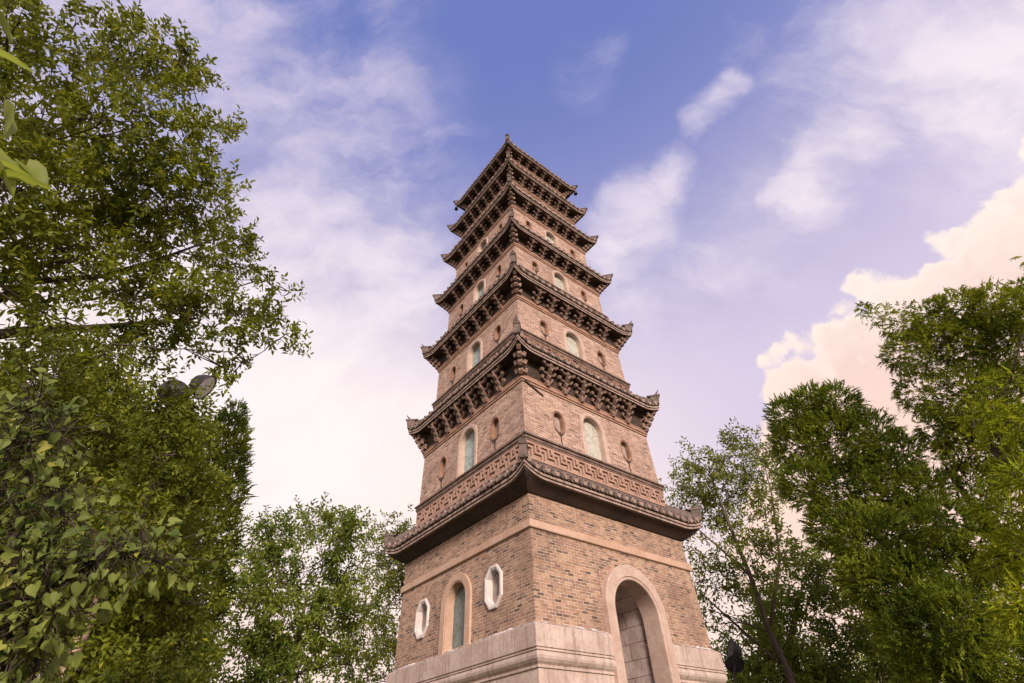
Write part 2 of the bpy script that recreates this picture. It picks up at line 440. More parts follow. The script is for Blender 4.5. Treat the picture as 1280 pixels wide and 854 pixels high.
class MB:
    """collects polygons into one mesh"""

    def __init__(self):
        self.v = []
        self.f = []
        self.uv = []
        self.mi = []
        self.m = 0

    def poly(self, pts, uv=None):
        i = len(self.v)
        self.v += [tuple(p) for p in pts]
        self.f.append(tuple(range(i, i + len(pts))))
        self.uv.append(uv)
        self.mi.append(self.m)

    def strip(self, a, b, closed=False):
        """quads between two point rows, sharing vertices"""
        i = len(self.v)
        n = len(a)
        self.v += [tuple(p) for p in a] + [tuple(p) for p in b]
        for k in range(n if closed else n - 1):
            j = (k + 1) % n
            self.f.append((i + k, i + j, i + n + j, i + n + k))
            self.uv.append(None)
            self.mi.append(self.m)

    def hexa(self, p):
        """8 corners: bottom loop 0-3, top loop 4-7"""
        i = len(self.v)
        self.v += [tuple(q) for q in p]
        for f in ((3, 2, 1, 0), (4, 5, 6, 7), (0, 1, 5, 4), (1, 2, 6, 5), (2, 3, 7, 6), (3, 0, 4, 7)):
            self.f.append(tuple(i + k for k in f))
            self.uv.append(None)
            self.mi.append(self.m)

    def box(self, x0, x1, y0, y1, z0, z1, taper=0.0):
        """taper > 0 narrows the bottom"""
        t = taper
        self.hexa([(x0 + t, y0 + t, z0), (x1 - t, y0 + t, z0), (x1 - t, y1 - t, z0), (x0 + t, y1 - t, z0),
                   (x0, y0, z1), (x1, y0, z1), (x1, y1, z1), (x0, y1, z1)])

    def tube(self, pts, rad, n=6, cap=True):
        pts = [np.asarray(p, float) for p in pts]
        base = len(self.v)
        prev = None
        for i, p in enumerate(pts):
            d = pts[min(i + 1, len(pts) - 1)] - pts[max(i - 1, 0)]
            d = d / (np.linalg.norm(d) + 1e-9)
            if prev is None:
                a = np.cross(d, (0, 0, 1.0) if abs(d[2]) < 0.9 else (1.0, 0, 0))
            else:
                a = prev - d * np.dot(prev, d)
            a /= np.linalg.norm(a) + 1e-9
            prev = a
            b = np.cross(d, a)
            r = rad[i] if hasattr(rad, '__len__') else rad
            for k in range(n):
                th = 2 * math.pi * k / n
                self.v.append(tuple(p + r * (math.cos(th) * a + math.sin(th) * b)))
        for i in range(len(pts) - 1):
            for k in range(n):
                j = (k + 1) % n
                self.f.append((base + i * n + k, base + i * n + j, base + (i + 1) * n + j, base + (i + 1) * n + k))
                self.uv.append(None)
                self.mi.append(self.m)
        if cap:
            self.f.append(tuple(base + k for k in range(n))[::-1])
            e = base + (len(pts) - 1) * n
            self.f.append(tuple(e + k for k in range(n)))
            self.uv += [None, None]
            self.mi += [self.m, self.m]

    def lathe(self, prof, origin, axis, n=16):
        """prof: (radius, along) pairs turned about axis"""
        ax = np.asarray(axis, float)
        ax /= np.linalg.norm(ax)
        a = np.cross(ax, (0, 0, 1.0) if abs(ax[2]) < 0.9 else (1.0, 0, 0))
        a /= np.linalg.norm(a)
        b = np.cross(ax, a)
        rows = [[np.asarray(origin) + ax * h + r * (math.cos(2 * math.pi * k / n) * a + math.sin(2 * math.pi * k / n) * b)
                 for k in range(n)] for r, h in prof]
        base = len(self.v)
        for r in rows:
            self.v += [tuple(p) for p in r]
        for i in range(len(rows) - 1):
            for k in range(n):
                j = (k + 1) % n
                self.f.append((base + i * n + k, base + i * n + j, base + (i + 1) * n + j, base + (i + 1) * n + k))
                self.uv.append(None)
                self.mi.append(self.m)

    def build(self, name, mats, parent=None, smooth=False, fix=True, bevel=0.0):
        me = bpy.data.meshes.new(name)
        me.from_pydata(self.v, [], self.f)
        if any(u is not None for u in self.uv):
            lay = me.uv_layers.new(name='UVMap')
            li = 0
            for f, u in zip(self.f, self.uv):
                for k in range(len(f)):
                    if u is not None:
                        lay.data[li].uv = u[k]
                    li += 1
        mats = mats if isinstance(mats, (list, tuple)) else [mats]
        for m in mats:
            me.materials.append(m)
        if len(mats) > 1:
            me.polygons.foreach_set('material_index', self.mi)
        if fix:
            bm = bmesh.new()
            bm.from_mesh(me)
            bmesh.ops.recalc_face_normals(bm, faces=bm.faces)
            if bevel:
                bmesh.ops.bevel(bm, geom=[e for e in bm.edges if len(e.link_faces) == 2 and e.calc_face_angle(0) > 0.6],
                                offset=bevel, segments=1, affect='EDGES')
            bm.to_mesh(me)
            bm.free()
        if smooth:
            me.polygons.foreach_set('use_smooth', [True] * len(me.polygons))
        me.update()
        o = bpy.data.objects.new(name, me)
        COL.objects.link(o)
        if parent is not None:
            o.parent = parent
        return o


# ------------------------------------------------------------------ ground
g = MB()
g.poly([(-1500, -1500, 0), (1500, -1500, 0), (1500, 1500, 0), (-1500, 1500, 0)])
go = g.build('ground', mat_rough('ground', (0.12, 0.11, 0.06), (0.07, 0.09, 0.03), (0.16, 0.13, 0.09), 0.6), fix=False)
tag(go, kind='structure')

# ------------------------------------------------------------------ pagoda
ZO = 1.6
pag = empty('pagoda', (0, TD, 0), 'tall square brick pagoda of seven storeys with dark bracketed eaves', 'pagoda', rz=TROT)


def side(k, x, y):
    return ((x, y), (y, -x), (-x, -y), (-y, x))[k]


def P(k, u, w, z):
    x, y = side(k, u, -w)
    return (x, y, z + ZO)


# storeys: wall bottom z, half width, wall top z, half width
STO = [(2.52, 3.005, 5.45, 2.955), (7.22, 2.79, 9.10, 2.755), (11.3, 2.575, 12.93, 2.55), (14.95, 2.385, 16.27, 2.36),
       (18.0, 2.225, 19.26, 2.205), (20.85, 2.07, 21.70, 2.05), (23.35, 1.925, 24.18, 1.905)]


def wz(s, z):
    z0, w0, z1, w1 = STO[s]
    return w0 + (w1 - w0) * (z - z0) / (z1 - z0)


def arch(hw, zb, spring, top, n=20, c=0.0):
    pts = [(c - hw, zb)]
    for i in range(n + 1):
        a = math.pi * (1 - i / n)
        pts.append((c + hw * math.cos(a), spring + (top - spring) * math.sin(a)))
    pts.append((c + hw, zb))
    return pts


def capsule(hw, zb, zt, c, n=10, low=1.15):
    pts = []
    for i in range(n + 1):
        a = math.pi * (1 - i / n)
        pts.append((c + hw * math.cos(a), zt - hw + hw * math.sin(a)))
    for i in range(n + 1):
        a = -math.pi * i / n
        pts.append((c + hw * math.cos(a), zb + hw * low + hw * low * math.sin(a)))
    return pts


def octagon(hw, hh, c, zc):
    return [(c - hw, zc - hh * 0.52), (c - hw, zc + hh * 0.52), (c - hw * 0.42, zc + hh), (c + hw * 0.42, zc + hh),
            (c + hw, zc + hh * 0.52), (c + hw, zc - hh * 0.52), (c + hw * 0.42, zc - hh), (c - hw * 0.42, zc - hh)]


def inset(pts, d):
    """rough inward offset of a loop about its own normals"""
    n = len(pts)
    out = []
    area = sum(pts[i][0] * pts[(i + 1) % n][1] - pts[(i + 1) % n][0] * pts[i][1] for i in range(n))
    sg = 1 if area > 0 else -1
    for i in range(n):
        a, b, c = np.array(pts[i - 1]), np.array(pts[i]), np.array(pts[(i + 1) % n])
        e1, e2 = b - a, c - b
        e1 = e1 / (np.linalg.norm(e1) + 1e-9)
        e2 = e2 / (np.linalg.norm(e2) + 1e-9)
        n1, n2 = np.array((-e1[1], e1[0])) * sg, np.array((-e2[1], e2[0])) * sg
        m = n1 + n2
        m = m / max(np.dot(m, n1), 0.35)
        out.append(tuple(b + m * d))
    return out


def wall_side(mb, s, k, holes):
    z0, w0, z1, w1 = STO[s]
    loop = [(-w0, z0), (w0, z0), (w1, z1), (-w1, z1)]
    vs, es = [], []

    def add(lp):
        i = len(vs)
        vs.extend(Vector(p) for p in lp)
        n = len(lp)
        es.extend((i + a, i + (a + 1) % n) for a in range(n))
    add(loop)
    for h in holes:
        add(h)
    ov, oe, of, *_ = delaunay_2d_cdt(vs, es, [], 1, 1e-5)

    def inside(p, lp):
        c = False
        j = len(lp) - 1
        for i in range(len(lp)):
            if (lp[i][1] > p[1]) != (lp[j][1] > p[1]) and p[0] < (lp[j][0] - lp[i][0]) * (p[1] - lp[i][1]) / (lp[j][1] - lp[i][1]) + lp[i][0]:
                c = not c
            j = i
        return c
    for f in of:
        q = [ov[i] for i in f]
        c = sum(q, Vector((0, 0))) / 3
        if any(inside(c, h) for h in holes):
            continue
        mb.poly([P(k, p.x, wz(s, p.y), p.y) for p in q], [(p.x + 50 + k * 7.37 + s * 3.3, p.y + 20) for p in q])


def opening(s, k, outer, inner, proud, depth, fname, fmat, pname=None, pmat=None, wfun=None, bev=0.012):
    """frame ring round an opening, with its reveal, and the panel at the back"""
    f = MB()
    W = lambda z: wz(s, z)
    ro = [P(k, u, W(z) - 0.015, z) for u, z in outer]
    r1 = [P(k, u, W(z) + proud - bev, z) for u, z in outer]
    r2 = [P(k, u, W(z) + proud, z) for u, z in inset(outer, bev)]
    mid = inset(inner, -0.035)
    r3 = [P(k, u, W(z) + proud, z) for u, z in mid]
    r4 = [P(k, u, W(z) + proud - 0.018, z) for u, z in inset(inner, -0.03)]
    r5 = [P(k, u, W(z) + proud - 0.018, z) for u, z in inner]
    r6 = [P(k, u, W(z) - depth, z) for u, z in inner]
    for a, b in zip((ro, r1, r2, r3, r4, r5), (r1, r2, r3, r4, r5, r6)):
        f.strip(a, b, True)
    fo = f.build(fname, fmat, pag)
    if pname:
        q = MB()
        q.poly([P(k, u, W(z) - depth + 0.01, z) for u, z in inset(inner, -0.01)])
        q.build(pname, pmat, fo)
    return fo


def build_walls():
    # ---- ground storey
    door_o = arch(1.06, 0.25, 3.18, 4.24, 28, 0.12)
    door_i = arch(0.77, 0.25, 3.12, 3.88, 28, 0.12)
    win_o = arch(0.68, 2.56, 3.69, 4.37, 24, 0.0)
    win_i = arch(0.42, 2.66, 3.72, 4.16, 24, 0.0)
    mb = MB()
    ocs = [octagon(0.33, 0.475, 1.58, 3.655), octagon(0.33, 0.475, -1.66, 3.655)]
    clip = [(u, max(z, 2.525)) for u, z in inset(door_o, 0.1)]
    wall_side(mb, 0, 0, [clip])
    wall_side(mb, 0, 1, [inset(win_o, 0.08)] + [inset(o, 0.06) for o in ocs])
    wall_side(mb, 0, 2, [])
    wall_side(mb, 0, 3, [])
    mb.build('wall', MT['brick_low'], pag, fix=False)
    # door trim, its passage and the end wall
    W = lambda z: wz(0, max(z, 2.4)) + 0.0
    f = MB()
    prof = [(door_o, -0.02), (door_o, 0.15), (inset(door_o, 0.02), 0.17), (inset(door_i, -0.085), 0.17), (inset(door_i, -0.075), 0.145),
            (inset(door_i, -0.06), 0.145), (inset(door_i, -0.04), 0.16), (inset(door_i, -0.01), 0.15), (door_i, 0.13), (door_i, -0.36)]
    rows = [[P(0, u, W(z) + d, z) for u, z in lp] for lp, d in prof]
    for a, b in zip(rows[:-1], rows[1:]):
        f.strip(a, b, False)
    dt = f.build('doorway', MT['trim'], pag)
    q = MB()
    pas = arch(0.86, 0.25, 3.08, 3.84, 28, 0.12)
    a = [P(0, u, 3.0 - 0.36, z) for u, z in pas]
    b = [P(0, u, 3.0 - 1.75, z) for u, z in pas]
    acc = 0.0
    lens = [0.0]
    for (u0, zz0), (u1, zz1) in zip(pas[:-1], pas[1:]):
        acc += math.hypot(u1 - u0, zz1 - zz0)
        lens.append(acc)
    for i in range(len(pas) - 1):
        q.poly([a[i], a[i + 1], b[i + 1], b[i]], [(0, lens[i] + 0.07), (0, lens[i + 1] + 0.07), (1.39, lens[i + 1] + 0.07), (1.39, lens[i] + 0.07)])
    ri = [P(0, u, 3.0 - 0.36, z) for u, z in door_i]
    q.strip(ri, a, False)
    q.build('passage', MT['block'], dt)
    e = MB()
    inn = arch(0.52, 0.25, 2.7, 3.25, 20, 0.12)
    eo = [P(0, u, 3.0 - 1.75, z) for u, z in pas]
    # end wall with an inner doorway
    vs = [Vector(p) for p in pas] + [Vector(p) for p in inn]
    n = len(pas)
    es = [(i, (i + 1) % n) for i in range(n)] + [(n + i, n + (i + 1) % len(inn)) for i in range(len(inn))]
    ov, oe, of, *_ = delaunay_2d_cdt(vs, es, [], 1, 1e-5)
    for t in of:
        c = sum((ov[i] for i in t), Vector((0, 0))) / 3
        ins = abs(c.x - 0.12) < 0.52 and (c.y < 2.7 or ((c.x - 0.12) / 0.52) ** 2 + ((c.y - 2.7) / 0.55) ** 2 < 1)
        if not ins:
            e.poly([P(0, ov[i].x, 1.25, ov[i].y) for i in t], [(ov[i].x + 3, ov[i].y) for i in t])
    e.strip([P(0, u, 1.25, z) for u, z in inn], [P(0, u, 0.4, z) for u, z in inn], False)
    e.poly([P(0, u, 0.42, z) for u, z in inn], [(u, z) for u, z in inn])
    e.build('inner_arch', MT['block'], dt)
    fl = MB()
    fl.box(0.12 - 1.0, 0.12 + 1.0, -3.1, -0.3, ZO + 0.1, ZO + 0.25)
    fl.build('threshold', MT['plaster'], dt)
    # left face
    opening(0, 1, win_o, win_i, 0.055, 0.20, 'arched_window', MT['peach'], 'window_panel', MT['pane_low'])
    for o in ocs:
        opening(0, 1, o, inset(o, 0.09), 0.05, 0.14, 'octagonal_window', MT['white'], 'window_panel', MT['niche'], bev=0.01)
    # ---- upper storeys
    ARC = {1: (0.54, 7.30, 8.95, 0.39), 2: (0.50, 11.3, 12.75, 0.36), 3: (0.44, 14.98, 16.24, 0.32), 4: (0.41, 18.02, 19.22, 0.30),
           5: (0.38, 20.75, 21.66, 0.28), 6: (0.34, 23.25, 24.14, 0.25)}
    NIC = {1: (1.44, 0.235, 7.72, 8.50), 2: (1.42, 0.215, 11.76, 12.45), 3: (1.34, 0.19, 15.36, 15.96), 4: (1.33, 0.18, 18.38, 18.92),
           5: (1.25, 0.165, 21.0, 21.45), 6: (1.15, 0.15, 23.5, 23.95)}
    for s in range(1, 7):
        mb = MB()
        hw, zb, zt, hi = ARC[s]
        z0 = STO[s][0]
        o = arch(hw, max(zb, z0 + 0.01), zt - hw, zt, 20)
        i = arch(hi, max(zb, z0 + 0.01) + 0.02, zt - hw, zt - (hw - hi), 20)
        cu, nhw, nzb, nzt = NIC[s]
        ns = [capsule(nhw, nzb, nzt, cu), capsule(nhw, nzb, nzt, -cu)]
        for k in range(4):
            wall_side(mb, s, k, [inset(o, 0.05)] + [inset(q, 0.04) for q in ns] if k < 2 else [])
        mb.build('wall', MT['brick_high'], pag, fix=False)
        for k in range(2):
            opening(s, k, o, i, 0.035, 0.17, 'arched_window', MT['trim'], 'window_panel', MT['pane_teal'] if k else MT['pane_pale'])
            for q in ns:
                fo = opening(s, k, q, inset(q, 0.06), 0.02, 0.15, 'oval_window', MT['terracotta'], 'window_panel', MT['niche'], bev=0.008)
                if s < 4:      # the ornamental tail under each oval
                    c = (q[0][0] + q[10][0]) / 2
                    t = MB()
                    zb2 = nzb + 0.03
                    w_ = lambda z: wz(s, z) + 0.012
                    t.tube([P(k, c, w_(zb2), zb2), P(k, c + 0.015, w_(zb2 - 0.13), zb2 - 0.13), P(k, c, w_(zb2 - 0.27), zb2 - 0.27),
                            P(k, c + 0.03, w_(zb2 - 0.4), zb2 - 0.4)], [0.022, 0.02, 0.018, 0.01], 5)
                    for sg in (-1, 1):
                        t.tube([P(k, c + sg * nhw * 0.8, w_(zb2 + 0.1), zb2 + 0.1), P(k, c + sg * nhw * 0.45, w_(zb2 - 0.02), zb2 - 0.02),
                                P(k, c, w_(zb2 - 0.12), zb2 - 0.12)], 0.014, 5)
                    t.build('tail_ornament', MT['soffit'], fo)


def ring(w, z, N=33, wt=None, dz=0.0, s0=0.80):
    """square ring; wt = half width at the corner tips, dz = lift of the tips"""
    wt = w if wt is None else wt
    pts = []
    for k in (0, 3, 2, 1):
        for i in range(N - 1):
            t = -1 + 2 * i / (N - 1)
            t = math.copysign(abs(t) ** 0.75, t)
            c = max(0.0, (abs(t) - s0) / (1 - s0))
            e = c * c
            ww = w + (wt - w) * e
            pts.append(P(k, t * ww, ww, z + dz * e))
    return pts


def lift(u, w, dz, s0=0.80):
    c = min(1.0, max(0.0, (abs(u) / w - s0) / (1 - s0)))
    return dz * c * c


def loft(name, rings, mat, parent, **kw):
    mb = MB()
    for a, b in zip(rings[:-1], rings[1:]):
        mb.strip(a, b, True)
    return mb.build(name, mat, parent, **kw)


def mould(name, prof, mat, parent, N=2):
    mb = MB()
    rr = [[P(k, (-1) * w, w, z) for k in range(4)] for w, z in prof]
    for a, b in zip(rr[:-1], rr[1:]):
        mb.strip(a, b, True)
    return mb.build(name, mat, parent)


def build_plinth():
    prof = [(2.98, 2.66), (3.10, 2.60), (3.14, 2.57), (3.14, 2.175), (3.115, 2.17), (3.115, 2.145), (3.135, 2.14), (3.135, 2.12), (3.105, 2.115),
            (3.135, 2.08), (3.145, 2.03), (3.135, 1.98), (3.10, 1.93), (3.055, 1.89), (3.05, 1.87), (3.075, 1.865), (3.075, 1.835), (3.045, 1.83),
            (3.045, 0.6), (3.25, 0.5), (3.25, -1.6)]
    mb = MB()
    for k in range(4):
        spans = [(-1, 1)] if k else [(-1, 'a'), ('b', 1)]
        for a, b in spans:
            ua = lambda w: -w if a == -1 else 1.10
            ub = lambda w: w if b == 1 else -0.86
            for (w0, z0), (w1, z1) in zip(prof[:-1], prof[1:]):
                n = 24
                r0 = [P(k, ua(w0) + (ub(w0) - ua(w0)) * i / n, w0 - (0.0 if i in (0, n) else 0.0), z0) for i in range(n + 1)]
                r1 = [P(k, ua(w1) + (ub(w1) - ua(w1)) * i / n, w1, z1) for i in range(n + 1)]
                mb.strip(r0, r1)
    mb.build('plinth', MT['plaster'], pag)
    # crumbling mortar fillet between the plinth and the bricks
    for k, a, b in ((0, -2.99, -0.95), (0, 1.19, 2.99), (1, -2.99, 2.99)):
        f = MB()
        n = int((b - a) / 0.07)
        top, bot = [], []
        for i in range(n + 1):
            u = a + (b - a) * i / n
            h = 0.03 + 0.05 * max(0, math.sin(u * 3.1 + k * 2)) * random.random() + 0.02 * random.random()
            z = 2.60 + h
            top.append(P(k, u, wz(0, z) + 0.012 + 0.02 * random.random(), z))
            bot.append(P(k, u, 3.085 + 0.02 * random.random(), 2.612))
        f.strip(bot, top)
        f.build('mortar_fillet', MT['white'], pag)
    # the peach band
    b = MB()
    prof = [(2.96, 4.60), (3.012, 4.605), (3.025, 4.62), (3.022, 4.775), (3.01, 4.79), (2.95, 4.80)]
    mould('band', prof, MT['peach'], pag)


# eaves: wall half width, moulding bottom, tip half width, tip z, parapet half width, roof top z, fret z0, z1, rail top
EAV = [
    dict(s=0, ww=2.955, zm=None, wt=3.47, zt=5.93, pw=2.83, zr=6.40, f0=6.52, f1=7.04, rail=7.27, th=0.22, drop=0.15, sc=1.0),
    dict(s=1, ww=2.755, zm=9.07, wt=3.265, zt=10.23, pw=2.625, zr=10.72, f0=10.82, f1=11.14, rail=11.38, th=0.24, drop=0.16, sc=1.0),
    dict(s=2, ww=2.55, zm=12.89, wt=3.08, zt=13.88, pw=2.44, zr=14.33, f0=14.42, f1=14.72, rail=14.97, th=0.23, drop=0.15, sc=0.94),
    dict(s=3, ww=2.36, zm=16.23, wt=2.865, zt=17.10, pw=2.27, zr=17.50, f0=17.58, f1=17.84, rail=18.06, th=0.21, drop=0.14, sc=0.87),
    dict(s=4, ww=2.205, zm=19.22, wt=2.71, zt=20.07, pw=2.115, zr=20.42, f0=20.50, f1=20.74, rail=20.93, th=0.20, drop=0.12, sc=0.82),
    dict(s=5, ww=2.05, zm=21.66, wt=2.56, zt=22.55, pw=1.97, zr=22.90, f0=22.98, f1=23.22, rail=23.42, th=0.19, drop=0.12, sc=0.78),
    dict(s=6, ww=1.905, zm=24.14, wt=2.39, zt=24.86, pw=None, zr=None, f0=None, f1=None, rail=None, th=0.17, drop=0.10, sc=0.72),
]

FRET = ["########",
        "#....#.#",
        "####.#.#",
        "#..#.#..",
        "##.#.###",
        ".#.#....",
        ".#.#####",
        "########"]


def bracket_mesh(sc, reach, height):
    """one cluster of stepped bracket arms; local -y points out of the wall, z = 0 on the moulding"""
    b = MB()
    R, H = reach, height

    def dou(x, y, z, w=0.13, h=0.10):
        w, h = w * sc * 0.92, h * sc
        b.m = 0
        b.box(x - w / 2, x + w / 2, y - w / 2, y + w / 2, z, z + h * 0.55, w * 0.2)
        b.box(x - w / 2 - 0.004, x + w / 2 + 0.004, y - w / 2 - 0.004, y + w / 2 + 0.004, z + h * 0.55, z + h)

    def armx(y, z, L, h=0.085, d=0.085):
        h, d = h * sc, d * sc
        b.m = 1
        for sg in (-1, 1):   # arm ends sweep up
            b.hexa([(0, y - d / 2, z), (sg * L * 0.55, y - d / 2, z), (sg * L * 0.55, y + d / 2, z), (0, y + d / 2, z),
                    (0, y - d / 2, z + h), (sg * L, y - d / 2, z + h), (sg * L, y + d / 2, z + h), (0, y + d / 2, z + h)])

    def army(y1, z, h=0.10, d=0.09):
        h, d = h * sc, d * sc
        b.m = 1
        b.hexa([(-d / 2, y1 * 0.72, z), (d / 2, y1 * 0.72, z), (d / 2, 0.05, z), (-d / 2, 0.05, z),
                (-d / 2, y1, z + h), (d / 2, y1, z + h), (d / 2, 0.05, z + h), (-d / 2, 0.05, z + h)])
    z = 0.0
    dou(0, -0.07 * sc, 0, 0.17, 0.13)
    l1 = 0.13 * sc
    armx(-0.06 * sc, l1, 0.20 * sc)
    army(-0.50 * R, l1)
    l2 = l1 + 0.10 * sc
    for x in (-0.18 * sc, 0.18 * sc):
        dou(x, -0.06 * sc, l2, 0.10, 0.09)
    dou(0, -0.44 * R, l2, 0.12, 0.10)
    l3 = l2 + 0.10 * sc
    armx(-0.44 * R, l3, 0.26 * sc)
    army(-0.92 * R, l3)
    l4 = l3 + 0.09 * sc
    for x in (-0.23 * sc, 0.23 * sc):
        dou(x, -0.44 * R, l4, 0.105, 0.09)
    dou(0, -0.84 * R, l4, 0.12, 0.10)
    l5 = l4 + 0.10 * sc
    armx(-0.84 * R, l5, 0.30 * sc)
    l6 = l5 + 0.085 * sc
    for x in (-0.25 * sc, 0.0, 0.25 * sc):
        dou(x, -0.84 * R, l6, 0.105, max(0.05, (H - l6) / sc))
    # the beak of the topmost arm, sticking out past the front blocks
    b.m = 0
    b.hexa([(-0.035 * sc, -1.14 * R, l5 + 0.01), (0.035 * sc, -1.14 * R, l5 + 0.01), (0.035 * sc, -0.5 * R, l4), (-0.035 * sc, -0.5 * R, l4),
            (-0.035 * sc, -1.02 * R, l5 + 0.09 * sc), (0.035 * sc, -1.02 * R, l5 + 0.09 * sc), (0.035 * sc, -0.5 * R, l5 + 0.09 * sc),
            (-0.035 * sc, -0.5 * R, l5 + 0.09 * sc)])
    return b


def diag(k, d, lat, z):
    """a point on the diagonal plane through corner k (the corner where side k starts): d = half width, lat = sideways"""
    s = 1 / math.sqrt(2)
    x, y = -d + lat * s, -d - lat * s
    x, y = side(k, x, y)
    return (x, y, z + ZO)


def corner_bracket(E, zf):
    mb = MB()
    sc, ww = E['sc'], E['ww']
    z0 = E['zm'] + 0.16
    wtip = E['wt'] - 0.12
    H = zf + E['drop'] * 0.9 - z0
    n = 4
    for i in range(n):
        za = z0 + H * i / n
        zb = za + H / n * 0.55
        d1 = ww + (wtip - ww) * ((i + 1.0) / n) ** 0.85
        hw = 0.062 * sc
        mb.m = 1
        mb.hexa([diag(0, d, l, z) for d, l, z in ((ww - 0.05, -hw, za), (ww - 0.05, hw, za), (d1 - 0.05, hw, za + 0.02), (d1 - 0.05, -hw, za + 0.02),
                                                  (ww - 0.05, -hw, zb), (ww - 0.05, hw, zb), (d1, hw, zb), (d1, -hw, zb))])
        zc = za + H / n * 0.98
        for dd in (d1 - 0.06 * sc, d1 - 0.22 * sc):
            if dd < ww:
                continue
            h2 = 0.075 * sc
            mb.m = 0
            q = 0.05 * sc
            mb.hexa([diag(0, d, l, z) for d, l, z in ((dd - q * .7, -h2 * .75, zb), (dd - q * .7, h2 * .75, zb), (dd + q * .7, h2 * .75, zb), (dd + q * .7, -h2 * .75, zb),
                                                      (dd - q, -h2, zc), (dd - q, h2, zc), (dd + q, h2, zc), (dd + q, -h2, zc))])
        # arms leaving the beam along both walls
        if i < n - 1:
            for sg in (0, 1):
                L = 0.22 * sc
                x0, y0 = -d1 + 0.05, -d1 + 0.05
                hw2 = 0.04 * sc
                if sg == 0:
                    mb.box(x0, x0 + L, y0 - hw2, y0 + hw2, ZO + zb + 0.01, ZO + zb + 0.09 * sc)
                    mb.box(x0 + L - .09 * sc, x0 + L + .03 * sc, y0 - hw2 - .015, y0 + hw2 + .015, ZO + zb + 0.092 * sc, ZO + zb + 0.17 * sc, 0.015)
                else:
                    mb.box(x0 - hw2, x0 + hw2, y0, y0 + L, ZO + zb + 0.013, ZO + zb + 0.093 * sc)
                    mb.box(x0 - hw2 - .015, x0 + hw2 + .015, y0 + L - .09 * sc, y0 + L + .03 * sc, ZO + zb + 0.095 * sc, ZO + zb + 0.173 * sc, 0.015)
    return mb


